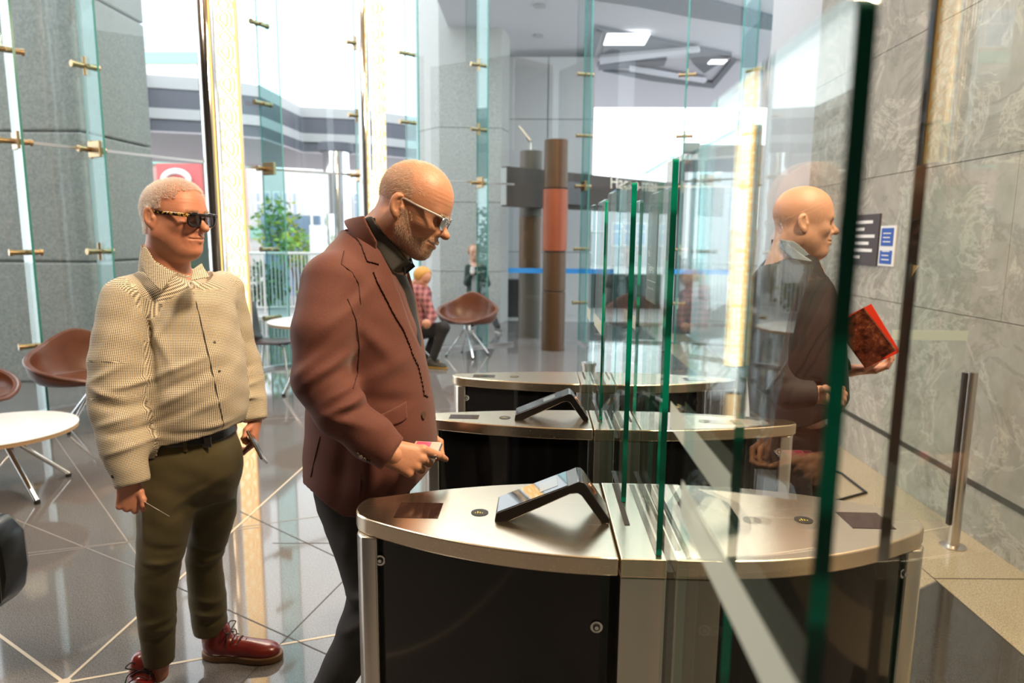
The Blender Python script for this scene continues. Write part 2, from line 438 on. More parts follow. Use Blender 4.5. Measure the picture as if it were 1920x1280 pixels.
def pole(px, pr, Y, lab):
    p = at(px, 600, Y=Y); e = empty('steel_pole', (p[0], Y, 0), lab, 'pole', 'polished poles in front of the window wall')
    MB().cyl((p[0], Y, 0.02), (p[0], Y, 4.9), pr, n=40).build('shaft', 'chrome', e, smooth=True)
    MB().cyl((p[0], Y, 0), (p[0], Y, .03), pr*1.45, n=40).build('base_plate', 'satin', e, smooth=True)
def light_strip(c, half, z0, z1, lab, nrm=(0, -1, 0)):
    n = Vector(nrm).normalized(); x = Vector((-n.y, n.x, 0)); e = empty('light_strip', (c[0], c[1], z0), lab, 'light strip', 'gold braided light strips')
    e.rotation_euler = (0, 0, math.atan2(x.y, x.x))
    def bx(nm, lo, hi, mt, bev=0):
        o = MB().box(lo, hi).build(nm, mt, bevel=bev); o.parent = e; return o
    h = z1-z0
    bx('lit_panel', (-half, -.012, .004), (half, .012, h), 'strip')
    bx('housing', (-half-.008, .013, 0), (half+.008, .05, h), 'satin', .003)
    bx('end_cap', (-half-.006, -.014, -.012), (half+.006, .05, .003), 'satin')
pole(415, .075, 6.0, 'polished steel pole behind the man in the checked shirt, left of his gold light strip')
q = at(453, 600, Y=5.95); light_strip((q[0], 5.93), .078, .03, 4.9, 'tall white-gold braided light strip behind the shoulder of the man in the checked shirt')
pole(692, .062, 7.8, 'polished steel pole directly behind the collar of the man in the maroon jacket')
q = at(714, 400, Y=7.75); light_strip((q[0], 7.73), .068, .16, 4.9, 'tall white-gold braided light strip rising behind the head of the man in the maroon jacket')

# ------------------------------------------------------------------ fittings on the marble wall
def wall_pt(x, y): return at(x, y, X=WX)
def wall_sign(name, y0, y1, z0, z1, label, cat):
    return empty(name, (WX, (y0+y1)/2, z0), label, cat)
s = wall_sign('wall_notice', 4.87, 5.42, 1.405, 1.765, 'dark grey notice with rows of white lettering on the marble wall', 'notice')
MB().box((WX-.012, 4.87, 1.405), (WX-.001, 5.42, 1.765)).build('notice_board', simple('charcoal_board', (.06, .05, .055), .4), s)
wht = simple('white_print', (.75, .75, .75), .5)
tm = lambda y, z: frame((WX-.0135, y, z), (0, -1, 0), (-1, 0, 0))
for k, (tx, sz) in enumerate((('MAURI', .07), ('ORA', .07), ('Please sign in at', .036), ('reception before', .036), ('passing the gates', .036))):
    pass
for k, (wd) in enumerate((.42, .30, .46, .38, .44, .26)):
    MB().box((WX-.0135, 5.38-wd, 1.70-k*.05), (WX-.012, 5.38, 1.722-k*.05)).build('lettering', wht, s)
s = wall_sign('wall_notice', 4.64, 4.85, 1.41, 1.68, 'small white notice with two blue rounded panels on the marble wall', 'notice')
MB().box((WX-.008, 4.645, 1.41), (WX-.001, 4.85, 1.68)).build('notice_board', simple('white_board', (.75, .76, .78), .4), s)
blue = simple('blue_panel', (.03, .10, .42), .4)
for z0, z1 in ((1.545, 1.665), (1.425, 1.515)):
    o = MB().box((WX-.0115, 4.67, z0), (WX-.008, 4.83, z1)).build('blue_panel', blue, s, bevel=.002)
    for j in range(3):
        MB().box((WX-.0125, 4.70+.01*(j % 2), z0+.025+j*.028), (WX-.0114, 4.80, z0+.032+j*.028)).build('lettering', wht, o)

# round steel bollard carrying a glass side screen
e = empty('steel_bollard', (2.2, 3.46, 0), 'round brushed steel post standing on the tan floor by the marble wall', 'post')
MB().cyl((2.2, 3.46, .006), (2.2, 3.46, .93), .028, n=28).build('shaft', 'satin', e, smooth=True)
MB().lathe([(.062, 0), (.062, .006), (.03, .012), (.029, .03)], (2.2, 3.46, 0)).build('base_flange', 'satin', e, smooth=True)
MB().box((2.157, 3.447, .12), (2.171, 3.473, .925)).build('clamp_channel', 'black', e)
m = MB().box((1.78, 3.454, .14), (2.150, 3.466, 1.85), 0)
g = m.build('glass_screen', 'wing'); tag(g, 'clear upright glass screen clamped to the round steel post', 'glass screen')
f = MB().box((1.782, 3.4525, 1.09), (2.155, 3.4535, 1.14)).build('frosted_band', 'frost', g)
# cable on the floor by the wall
c = MB().tube([(1.55, 5.2, .008), (1.9, 4.9, .008), (2.1, 4.55, .008), (2.1, 4.2, .008), (1.85, 4.05, .008), (1.5, 4.02, .008), (1.2, 4.0, .008)], .008, 8).build('floor_cable', 'black', smooth=True)
tag(c, 'thin dark cable looping over the tan floor below the marble wall', 'cable')
# ================================================================== speed gates
M['copper'] = simple('copper_disc', (.75, .36, .2), .3, 1)
def brown_top():
    return M['steel']
def outline(x0, x1, yf, yb, side, taper, n=14):
    """plan of one half cabinet: x0 is the flat inner end, x1 the outer tip"""
    pts = []
    yc = (yf+yb)/2; h = (yb-yf)/2
    for i in range(n+1):                       # front curve, inner -> outer
        t = i/n; x = x0+(x1-x0)*t*.93; y = yf+h*2*taper[0]*t**2.0
        pts.append((x, y))
    yA = pts[-1][1]; yB = yb-h*2*taper[1]*.93**2
    # rounded nose
    tip = []
    for k in range(7):
        a = k/6; tip.append((x0+(x1-x0)*(.93+.07*math.sin(math.pi*a)**.6), yA+(yB-yA)*(a*1.0)))
    pts += tip[1:-1]
    for i in range(n, -1, -1):
        t = i/n; x = x0+(x1-x0)*t*.93; y = yb-h*2*taper[1]*t**2.0
        pts.append((x, y))
    return pts
def inset(poly, d):
    P = [Vector((*p, 0)) for p in poly]; n = len(P); out = []
    ar = sum(P[i].x*P[(i+1) % n].y-P[(i+1) % n].x*P[i].y for i in range(n)); sg = 1 if ar > 0 else -1
    for i in range(n):
        a = (P[i]-P[i-1]).normalized(); b = (P[(i+1) % n]-P[i]).normalized()
        na = Vector((-a.y, a.x, 0))*sg; nb = Vector((-b.y, b.x, 0))*sg; m = (na+nb)
        m = m/max(m.length_squared/2, .6); out.append(((P[i]+m*d).x, (P[i]+m*d).y))
    return out
TOPZ = 1.0
def lock(parent, x, y, z, n=(0, -1, 0)):
    n = Vector(n).normalized(); c = Vector((x, y, z))
    MB().cyl(c, c+n*.004, .0115, n=20).cyl(c+n*.004, c+n*.006, .007, n=16, mi=1).cyl(c+n*.006, c+n*.0075, .004, n=12).build('key_lock', ['chrome', 'black'], parent, smooth=True)
def reader(parent_label, X0, yf, yb, sgn, group):
    """black wedge shaped card terminal: long screen leg rising inward, short leg down"""
    e = empty('card_terminal', (X0, (yf+yb)/2, TOPZ), parent_label, 'card terminal', group)
    X = lambda u: X0+sgn*u
    z = TOPZ
    sec = [(0, .0), (.003, .017), (.150, .079), (.172, .089), (.181, .088), (.188, .081), (.238, .008), (.236, .0), (.221, .0), (.178, .059), (.170, .064), (.155, .062), (.035, .003), (.03, 0)]
    def pr(poly, y0, y1, mi=0, mb=None):
        mb = mb or MB(); n = len(poly)
        v = [(X(a), y0, z+b) for a, b in poly]+[(X(a), y1, z+b) for a, b in poly]
        mb.add(v, [tuple(range(n)), tuple(range(2*n-1, n-1, -1))]+[(i, i+n, (i+1) % n+n, (i+1) % n) for i in range(n)], mi); return mb
    pr(sec, yf, yb).build('folded_body', simple('terminal_plastic', (.018, .016, .016), .22), e, smooth=30, bevel=.0015)
    d = Vector((.147, .062)).normalized(); nn = Vector((-d.y, d.x))
    a0 = Vector((.006, .0185)); a1 = a0+d*.156
    q = [a0+nn*.0012, a1+nn*.0012, a1-nn*.001, a0-nn*.001]
    pr([tuple(v) for v in q], yf+.003, yb-.003).build('screen', simple('terminal_glass', (.02, .022, .03), .03, spec=.9), e)
    b0 = a0+d*.095; b1 = a0+d*.135
    q = [b0+nn*.0018, b1+nn*.0018, b1+nn*.0012, b0+nn*.0012]
    pr([tuple(v) for v in q], yf+.02, yb-.02).build('display_area', simple('terminal_display', (.16, .19, .22), .1), e)
    d2 = Vector((.05, -.073)).normalized(); n2 = Vector((.073, .05)).normalized(); c = Vector((.188, .081))+d2*.028
    cc = Vector((X(c.x), (yf+yb)/2, z+c.y)); nv = Vector((sgn*n2.x, 0, n2.y))
    MB().cyl(cc-nv*.002, cc+nv*.0025, .0135, n=24).build('finger_button', 'copper', e, smooth=True)
    return e
def gate(name_where, X0, X1, P0, P1, yf, yb, group, near=False, tf=.38, tb=.3, sw=.084, body_z0=.0):
    e = empty('turnstile_cabinet', ((X0+X1)/2, (yf+yb)/2, 0), name_where, 'turnstile', group)
    th = .036
    gap0 = P1+.003; gap1 = P1+.017
    R0 = gap1; R1 = gap1+(P1-P0)
    for (a, b, t1, nm) in ((P0-.004, X0, (tf, tb), 'left'), (R1+.004, X1, (tf, tb), 'right')):
        pl = outline(a, b, yf, yb, 0, t1)
        MB().prism(pl, TOPZ-th, TOPZ).build('worktop', 'steel', e, smooth=35, bevel=.0035)
        pin = inset(pl, .014)
        MB().prism(pin, body_z0+.06, TOPZ-th-.001).build('side_panel', 'blackgloss', e, smooth=35)
        MB().prism(inset(pl, .03), body_z0, body_z0+.06).build('plinth', 'satin', e, smooth=35)
        # rounded steel nose column at the tip
        sg = 1 if b > a else -1
        tipx = a+(b-a)*.985; ya = yf+(yb-yf)*(tf*.86)+.018; yc = yb-(yb-yf)*(tb*.86)-.018
        nose = [(tipx-sg*.052, ya-.006), (tipx-sg*.02, ya-.003), (tipx-sg*.004, ya+.02), (tipx, (ya+yc)/2), (tipx-sg*.004, yc-.02), (tipx-sg*.02, yc+.003), (tipx-sg*.052, yc+.006)]
        MB().prism(nose, body_z0, TOPZ-th-.001).build('nose_column', 'steel_v', e, smooth=50, bevel=.004)
        lx = a+(b-a)*.88; ly = yf+(yb-yf)*tf*(.88/.93)**2
        lock(e, lx, ly+.0145, TOPZ-th-.052)
        if sg < 0: lock(e, a-.036, yf+.015, TOPZ-th-.108)
    # centre posts with slotted tops
    for (a, b, lab) in ((P0, P1, 'l'), (R0, R1, 'r')):
        MB().box((a, yf, body_z0), (b, yb, TOPZ-th-.002)).build('centre_post', 'steel_v', e, bevel=.002)
        MB().box((a, yf-.003, TOPZ-th), (b, yb+.003, TOPZ)).build('post_cap', 'steel', e, bevel=.0025)
    MB().box((gap0+.001, yf+.012, body_z0), (gap1-.001, yb-.012, TOPZ-.03)).build('centre_gap', 'darkgap', e)
    w = P1-P0
    for a, b, y0, y1, mt in ((P0+w*.30, P0+w*.43, yf+(yb-yf)*.38, yb-.004, 'brush'), (P0+w*.78, P0+w*.90, yf+.012, yb-.01, 'darkgap'),
                             (R0+.004, R0+.016, yf+(yb-yf)*.1, yb-.004, 'brush'), (R0+w*.24, R0+w*.36, yf+.008, yb-.01, 'darkgap'), (R0+w*.68, R0+w*.80, yf+(yb-yf)*.4, yb-.004, 'brush')):
        MB().box((a, y0, TOPZ-.003), (b, y1, TOPZ+.0012)).build('brush_slot' if mt == 'brush' else 'glass_slot', mt, e)
    # inset windows and round readers
    L = P0-X0
    wy0, wy1 = yf+(yb-yf)*.41, yf+(yb-yf)*.62
    for sgn, base in ((-1, P0), (1, R1)):
        wa, wb_, wc_ = (.355, .447, .272) if sgn < 0 else (.300, .386, .216)
        x1 = base+sgn*wa*L/.537; x2 = base+sgn*wb_*L/.537
        MB().box((min(x1, x2), wy0, TOPZ-.002), (max(x1, x2), wy1, TOPZ+.0008)).build('scanner_window', 'screen_dark', e)
        cx = base+sgn*wc_*L/.537; cy = yf+(yb-yf)*.5
        r = MB().cyl((cx, cy, TOPZ-.002), (cx, cy, TOPZ+.0012), .0185, n=28).build('round_reader', 'black', e)
        k = MB()
        for j in range(4): k.box((cx-.010+j*.005, cy-.006, TOPZ+.0013), (cx-.008+j*.005, cy-.006+.004+.003*((j*2) % 3), TOPZ+.0017))
        k.build('reader_mark', simple('yellow_mark', (.6, .5, .05), .5), r)
    return e
GG = 'speed gate cabinets in a row'
g1 = gate('nearest and largest speed gate cabinet with brushed steel top and glossy black panels', -.383, .812, .162, .246, 1.184, 1.575, GG, True)
g2 = gate('middle one of the three speed gate cabinets, just behind the maroon jacket', -.37, .842, .184, .246, 2.04, 2.273, GG)
g3 = gate('farthest and smallest-looking speed gate cabinet, without a card terminal', -.352, .842, .185, .246, 2.694, 2.95, GG)
reader('black folded card terminal on the nearest gate cabinet, its screen reflecting the window', -.08, 1.337, 1.428, 1, 'card terminals on the gates')
reader('black folded card terminal on the middle gate cabinet', -.065, 2.13, 2.215, 1, 'card terminals on the gates')

# glass wings
def wing(X, y0, y1, z1, label, z0=.16, th=.011, skew=0., corner=.035, band=True, near_end=True, emat='edge', group='glass gate wings', far_mat='fin'):
    prof = []
    n = 6
    def arc(cy, cz, a0, a1, r):
        return [(cy+r*math.cos(a0+(a1-a0)*i/n), cz+r*math.sin(a0+(a1-a0)*i/n)) for i in range(n+1)]
    r0_ = .012 if near_end else corner; r1_ = corner
    prof += [(y0, z0), (y1, z0)]
    prof += arc(y1-r1_, z1-r1_, 0, math.pi/2, r1_)
    prof += arc(y0+r0_, z1-r0_, math.pi/2, math.pi, r0_)
    m = MB(); k = len(prof)
    o = empty('glass_wing', (X, (y0+y1)/2, z0), label, 'glass wing', group)
    xs = lambda y: X+skew*(y-y0)
    v = [(xs(y)-th/2, y, z) for y, z in prof]+[(xs(y)+th/2, y, z) for y, z in prof]
    m.add(v, [tuple(range(k)), tuple(range(2*k-1, k-1, -1))], 0)
    for i in range(k):      # bottom edge, far edge and top are clear ground glass, only the near upright edge looks deep green
        m.add(v, [(i, i+k, (i+1) % k+k, (i+1) % k)], 1 if i >= k-3 else 3 if i == 0 else 4 if i == 1 else 2)
    m.build('glass_pane', ['wing', emat, 'fin', 'darkgap', far_mat], o, fix=False)
    if band:
        b = MB().add([(xs(y0+.002)-th/2-.0006, y0+.002, 1.275), (xs(y1-.002)-th/2-.0006, y1-.002, 1.275), (xs(y1-.002)-th/2-.0006, y1-.002, 1.318), (xs(y0+.002)-th/2-.0006, y0+.002, 1.318)],
                     [(0, 1, 2, 3)])
        b.build('frosted_band', 'frost', o, fix=False)
    return o
wing(.233, 1.198, 1.56, 1.72, 'tallest-looking sharp glass wing with dark green edge at the front of the nearest gate', z0=1.0015, band=False)
wing(.2, 1.455, 1.66, 1.70, 'green-edged glass wing in the rear brush slot of the nearest gate', z0=1.0015, band=False)
wing(.197, 1.70, 1.93, 1.70, 'faint glass wing reaching from the middle gate into the first lane', band=False, emat='fin')
wing(.213, 2.15, 2.42, 1.70, 'farthest green-edged glass wing on the left, standing in the middle gate top', z0=1.0015)
wing(.205, 2.5, 2.68, 1.70, 'small pale-edged glass wing between the middle and far gates', emat='fin')
s_wing = wing(.325, 1.72, 2.02, 1.705, 'glass wing carrying the small grey printed notice in the first lane', band=False)
wing(.34, 2.285, 2.6, 1.705, 'slim green-edged glass wing behind the first one, in the second lane', band=True)
wing(.228, .745, 1.10, 1.705, 'blurred green-edged glass wing just left of the bald man', near_end=True)
wing(.165, .372, .73, 1.706, 'very close blurred glass wing with thick bright green edge, right of the bald man', skew=.012, corner=.06)
wing(.33, .25, .617, 2.1, 'close blurred glass panel with brown edge crossing the right end of the nearest gate', band=False, far_mat=simple('brown_glass_edge', (.13, .10, .08), .3))
# printed notice on the wing
nx = .3185
nt = MB().box((nx-.0008, 1.83, 1.405), (nx, 1.995, 1.655)).build('printed_notice', simple('grey_print_film', (.10, .11, .11), .4), s_wing)
wm = simple('white_lettering', (.85, .85, .85), .5)
def ntext(txt, size, y, z): text_mesh('lettering', txt, size, wm, frame((nx-.0012, y, z), (0, -1, 0), (-1, 0, 0)), nt, extrude=.0003)
ntext('No', .026, 1.975, 1.53); ntext('Tailgating', .026, 1.975, 1.492)
ntext('- One person at a time', .0115, 1.975, 1.44)
MB().box((nx-.0014, 1.84, 1.463), (nx-.0008, 1.975, 1.4645)).build('rule_line', wm, nt)
e = empty('steel_bollard', (.245, 3.1, 0), 'short round steel post just behind the far gate cabinet', 'post')
MB().cyl((.245, 3.1, 0), (.245, 3.1, 1.0), .03, n=24).build('shaft', 'satin', e, smooth=True)
MB().cyl((.245, 3.1, 1.0), (.245, 3.1, 1.015), .035, n=24).build('cap', 'satin', e, smooth=True)
# ================================================================== outside the glass
M['concrete'] = simple('grey_concrete', (.38, .38, .365), .8, noise=.4, nscale=35)
M['concrete_pale'] = simple('pale_concrete', (.5, .5, .52), .8, noise=.1, nscale=30)
M['concrete_green'] = simple('weathered_concrete', (.25, .27, .26), .8, noise=.5, nscale=45)
M['joint_grey'] = simple('shadow_joint', (.16, .16, .16), .8)
struct(MB().box((-40, 4.0, -.12), (40, 60, -.062)).build('floor_2', simple('pale_paving', (.50, .49, .47), .4)))
struct(MB().box((-9, 13, -.06), (40, 60, -.0)).build('floor_3', simple('pale_paving_outer', (.46, .45, .45), .5)))
def px_box(mb, x0, x1, Y, d, z0, z1, mi=0):
    a = at(x0, 450, Y=Y)[0]; b = at(x1, 450, Y=Y)[0]; mb.box((a, Y, z0), (b, Y+d, z1), mi); return a, b
# left column
e = empty('concrete_column', (-5.3, 7.3, 0), 'massive dark grey concrete column at the left edge, outside the glass', 'column')
m = MB()
for z0, z1 in ((0, 1.28), (1.295, 2.6), (2.615, 4.0), (4.015, 6.5)): m.box((-6.1, 7.0, z0), (-4.64, 8.3, z1))
m.build('shaft', 'concrete_green', e, bevel=.02)
MB().box((-6.05, 7.03, 0), (-4.7, 8.2, 6.4)).build('joint_core', 'joint_grey', e)
# centre column, many sided
e = empty('concrete_column', (-1.3, 13.0, 0), 'tall pale concrete column in the middle, behind the single brown tub chair', 'column')
def P2(x, Y): return (at(x, 600, Y=Y)[0], Y)
c = [P2(826, 12.5), P2(938, 12.6), P2(952, 13.1), (P2(945, 13.8)[0], 13.8), (P2(790, 13.8)[0], 13.8), P2(785, 13.1)]
m = MB()
for z0, z1 in ((0, .95), (.96, 2.2), (2.21, 3.5), (3.51, 6.5)): m.prism(c, z0, z1)
m.build('shaft', 'concrete', e)
MB().prism(inset(c, .02), 0, 6.4).build('joint_core', 'joint_grey', e)
e = empty('concrete_pier', (0.2, 14.3, 0), 'broad pale concrete pier under the canopy, behind the brown poles', 'column')
m = MB(); a = at(940, 300, Y=14)[0]; b = at(1112, 300, Y=14)[0]
for k, z in enumerate((0, 1.3, 2.6, 3.9)):
    m.box((a, 14, z), ((a+b)/2-.01, 15.2, min(z+1.285, 5.06))); m.box(((a+b)/2+.01, 14, z), (b, 15.2, min(z+1.285, 5.06)))
m.build('cladding', 'concrete_pale', e)
MB().box((a+.02, 14.02, 0), (b-.02, 15.1, 5.04)).build('joint_core', 'joint_grey', e)
# canopy soffit with triangular coffers
e = empty('canopy', (3, 15, 5.2), 'pale canopy soffit with dark triangular coffers, upper right beyond the glass', 'canopy')
SZ = 5.2
hole = [(1134, 62), (1200, 73), (1196, 76), (1134, 87)]
x0, x1 = -1.6, 6.0
edge = at(1240, 202, Z=SZ)[1]
struct_poly = [(x0, 10.9), (8.5, 10.4), (8.5, edge), (x0, edge)]
MB().prism(struct_poly, SZ, SZ+.5).build('soffit', simple('soffit_paint', (.52, .51, .56), .7), e)
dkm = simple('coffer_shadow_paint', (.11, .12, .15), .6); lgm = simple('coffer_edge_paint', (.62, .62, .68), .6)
def onsof(poly, z): return [tuple(at(x, y, Z=z)[:2]) for x, y in poly]
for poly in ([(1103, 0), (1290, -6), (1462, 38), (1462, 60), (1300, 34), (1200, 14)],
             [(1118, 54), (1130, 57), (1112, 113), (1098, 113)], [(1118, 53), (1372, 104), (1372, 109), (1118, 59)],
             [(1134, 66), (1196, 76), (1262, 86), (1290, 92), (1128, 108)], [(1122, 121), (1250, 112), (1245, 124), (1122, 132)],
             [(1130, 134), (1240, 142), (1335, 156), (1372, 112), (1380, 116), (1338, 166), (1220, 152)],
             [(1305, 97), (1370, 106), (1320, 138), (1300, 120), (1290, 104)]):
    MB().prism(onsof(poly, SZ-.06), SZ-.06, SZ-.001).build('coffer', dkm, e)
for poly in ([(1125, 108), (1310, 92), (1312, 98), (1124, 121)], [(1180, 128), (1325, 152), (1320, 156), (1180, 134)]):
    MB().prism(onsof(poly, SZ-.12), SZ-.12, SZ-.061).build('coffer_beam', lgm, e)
for (x, y) in ((1135, 75), (1330, 117)):
    p = at(x, y, Z=SZ-.08)
    w_ = .75 if x < 1200 else .32
    MB().box((p[0], p[1]-w_*.45, SZ-.08), (p[0]+w_, p[1]+w_*.45, SZ-.062)).build('skylight_panel', emit('skylight_glow', (1, 1, 1), 3), e)  # added glowing panel stands in for bright sky through the canopy skylight
for (x, y) in ((1012, 12), (1010, 68), (1165, 98), (1385, 115)):
    p = at(x, y, Z=SZ-.02); MB().cyl((p[0], p[1], SZ-.03), (p[0], p[1], SZ-.0005), .1, n=20).build('downlight', simple('downlight_trim', (.3, .3, .32), .4), e)
# zigzag banded canopy across the street
pts = [(100, 75), (185, 107), (277, 140), (395, 148), (488, 160), (565, 200), (690, 206), (800, 222)]
ZT = EYE+3.4
poly = [at(x, y, Z=ZT) for x, y in pts]
e = empty('banded_canopy', (-8, 17, ZT-1.2), 'zigzag street canopy with dark and pale bands across the forecourt', 'canopy')
def fascia(nm, z0, z1, mat, out=0.0):
    m = MB(); n = len(poly)
    for i in range(n-1):
        p, q = poly[i], poly[i+1]
        m.add([(p[0], p[1]-out, z0), (q[0], q[1]-out, z0), (q[0], q[1]-out, z1), (p[0], p[1]-out, z1),
               (p[0], p[1]+.5, z0), (q[0], q[1]+.5, z0), (q[0], q[1]+.5, z1), (p[0], p[1]+.5, z1)],
              [(0, 1, 2, 3), (7, 6, 5, 4), (3, 2, 6, 7), (4, 5, 1, 0), (0, 3, 7, 4), (2, 1, 5, 6)])
    return m.build(nm, mat, e)
fd = simple('dark_fascia', (.10, .105, .13), .6); fl = simple('pale_fascia', (.42, .43, .44), .6)
fascia('pale_band', ZT-.26, ZT, fl); fascia('dark_band', ZT-.68, ZT-.26, fd, -.03); fascia('pale_band', ZT-.90, ZT-.68, fl, .02); fascia('dark_band', ZT-1.17, ZT-.90, fd, -.03)
m = MB(); n = len(poly)
m.prism([(p[0], p[1]) for p in poly]+[(poly[-1][0]+.0, poly[-1][1]+3), (-7, 23.5), (-13, 20.5), (-16, 18)], ZT-1.2, ZT-1.16)
m.build('soffit', simple('lilac_soffit', (.42, .38, .41), .7), e)
for (x, y) in ((350, 108), (172, 150)): pass
# buildings across the street
def building(x0, x1, Y, ztop, name, label, wall_c, rows, cols, win_c, band_c=None, zfirst=1.0, wh=1.5, rh=3.0, margin=.6):
    a = at(x0, 450, Y=Y)[0]; b = at(x1, 450, Y=Y)[0]
    e = empty(name, ((a+b)/2, Y, 0), label, 'building')
    MB().box((a, Y, 0), (b, Y+6, ztop)).build('wall', wall_c, e)
    ww = (b-a-2*margin)/cols
    for r in range(rows):
        z = zfirst+r*rh
        if band_c is not None: MB().box((a-.02, Y-.08, z-.75), (b+.02, Y-.001, z-.25)).build('spandrel_band', band_c, e)
        for c in range(cols):
            w0 = a+margin+c*ww+.12
            f = MB().box((w0-.08, Y-.06, z-.08), (w0+ww-.16, Y-.002, z+wh+.08)).build('window_frame', 'white', e)
            MB().box((w0, Y-.075, z), (w0+ww-.24, Y-.061, z+wh)).build('pane', win_c, f)
            MB().box((w0, Y-.085, z+wh*.62), (w0+ww-.24, Y-.0755, z+wh*.62+.07)).build('glazing_bar', 'white', f)
wc = simple('far_window', (.42, .5, .62), .2); gc = simple('green_spandrel', (.28, .55, .46), .6)
building(150, 392, 34, 17, 'office_building', 'washed-out office block with white window frames and green bands behind the banded canopy', simple('pink_render', (.62, .52, .5), .8), 4, 4, wc, gc, zfirst=4.5)
e = empty('shop_building', (-11.5, 24, 0), 'low brick shop with a red sign showing a white ring, behind the checked-shirt man', 'shop')
a, b = at(185, 400, Y=24)[0], at(400, 400, Y=24)[0]
MB().box((a, 24, 0), (b, 27, 4.6)).build('brick_wall', simple('pink_brick', (.52, .33, .30), .8, noise=.2, nscale=9), e)
MB().box((a, 23.9, 4.0), (b, 23.99, 4.2)).build('green_band', gc, e)
MB().box((a, 23.9, 4.21), (b, 23.99, 4.75)).build('window_strip', wc, e)
for k in range(6): MB().box((a+.3+k*.75, 23.85, 4.21), (a+.4+k*.75, 23.89, 4.8)).build('mullion', 'white', e)
MB().box((a, 23.8, 1.9), (b, 23.99, 2.75)).build('white_fascia', 'white', e)
sa, sb = at(296, 340, Y=23.6)[0], at(376, 340, Y=23.6)[0]
sg = MB().box((sa, 23.55, 2.76), (sb, 23.78, 3.98)).build('red_sign', simple('red_sign_panel', (.55, .10, .10), .5), e)
rg = MB(); cx, cz = (sa+sb)/2-.05, 3.42
ring = [(cx+.42*math.cos(t)*1.05, cz+.30*math.sin(t)) for t in np.linspace(0, 2*math.pi, 33)[:-1]]
rg.tube([(x, 23.5, z) for x, z in ring]+[(ring[0][0], 23.5, ring[0][1])], .1, 8); rg.build('ring_emblem', 'white', sg)
building(455, 590, 30, 4.4, 'street_shop', 'pale shopfront with a green fascia seen between the light strips', simple('cream_render', (.6, .6, .58), .8), 1, 5, wc, gc, zfirst=2.2, wh=1.2)
building(594, 700, 37, 5.2, 'street_shop', 'pale shopfront behind the round steel street column', simple('white_render', (.66, .66, .68), .8), 1, 4, wc, None, zfirst=2.6, wh=1.2)
building(1125, 1300, 40, 3.6, 'distant_block', 'low washed-out block far away under the sign beam', simple('grey_render', (.5, .5, .52), .8), 1, 6, wc, None, zfirst=1.2, wh=1.2)
building(1300, 1480, 26, 5.0, 'distant_block', 'brownish block beyond the glass right of the dark pylon', simple('taupe_render', (.40, .35, .32), .8), 1, 4, wc, None, zfirst=2.0, wh=1.4)
# street column and white boards
e = empty('steel_street_column', (at(636, 500, Y=17)[0], 17, 0), 'thick round polished steel column outside, left of the maroon jacket collar', 'column')
p = e.location; MB().cyl((p.x, 17, 0), (p.x, 17, 3.6), .32, n=40).build('shaft', 'chrome', e, smooth=True)
MB().cyl((p.x, 17, 3.6), (p.x, 17, 3.8), .42, n=40).build('capital', fd, e, smooth=True)
for x0, x1, y0, y1, Y, lab in ((581, 615, 322, 400, 16.5, 'upper white hanging banner beside the steel street column'), (583, 613, 422, 520, 14.5, 'white poster board behind the railing, beside the steel street column'),
                               (200, 241, 422, 520, 13.5, 'white poster board outside, left of the checked-shirt man')):
    A = at(x0, y1, Y=Y); B = at(x1, y0, Y=Y)
    e = empty('poster_board', ((A[0]+B[0])/2, Y, A[2]), lab, 'poster board')
    MB().box((A[0], Y, A[2]), (B[0], Y+.03, B[2])).build('board', 'white', e, bevel=.004)
    MB().box((A[0], Y+.03, 0), (A[0]+.05, Y+.07, B[2])).build('post', 'satin', e)
    if Y < 14.4:
        MB().box((A[0]+.05, Y-.006, A[2]+.3), (B[0]-.05, Y-.001, B[2]-.25)).build('print', simple('pale_blue_print', (.5, .58, .7), .5), e)
        MB().box((A[0]+.15, Y-.009, A[2]+.15), (B[0]-.12, Y-.0065, A[2]+.33)).build('red_print', simple('red_print', (.6, .2, .18), .5), e)
# railings
def railing(p, q, z0, z1, n, label, mat='satin'):
    p, q = Vector((*p, 0)), Vector((*q, 0)); e = empty('railing', (p+q)/2, label, 'railing', 'steel railings outside')
    MB().cyl(p+Vector((0, 0, z1)), q+Vector((0, 0, z1)), .03, n=10).build('top_rail', mat, e, smooth=True)
    MB().cyl(p+Vector((0, 0, z0)), q+Vector((0, 0, z0)), .02, n=8).build('bottom_rail', mat, e, smooth=True)
    for k in range(n+1):
        c = p+(q-p)*k/n
        MB().cyl(c+Vector((0, 0, z0 if k % 6 else 0)), c+Vector((0, 0, z1)), .011 if k % 6 else .026, n=8).build('baluster' if k % 6 else 'post', mat, e, smooth=True)
pale = simple('pale_rail', (.62, .62, .6), .4)
railing(P2(455, 13.6), P2(625, 14.2), .12, 1.22, 24, 'pale grey railing in front of the leafy shrubs, behind the glass', pale)
railing(P2(150, 12.6), P2(300, 13.2), .12, 1.15, 24, 'pale grey railing outside, hidden mostly by the checked-shirt man', pale)
railing(P2(1000, 17.5), P2(1130, 21), .75, 1.75, 18, 'grey railing on the ramp behind the brown poles', pale)
railing(P2(1330, 12.5), P2(1470, 11.5), .12, 1.15, 18, 'grey railing beyond the glass near the marble wall', pale)
w = MB().box((at(1040, 540, Y=15.6)[0], 15.6, 0), (at(1240, 540, Y=15.6)[0], 15.9, .78)).build('low_wall', simple('black_plinth_stone', (.02, .02, .022), .4)); tag(w, 'low black stone wall outside, right of the segmented brown pole', 'wall')
w = MB().box((at(938, 540, Y=13.6)[0], 13.6, 0), (at(1000, 540, Y=13.6)[0], 13.9, .75)).build('low_wall', simple('black_plinth_stone_b', (.025, .025, .027), .4)); tag(w, 'low black stone wall outside, left of the rear brown pole', 'wall')
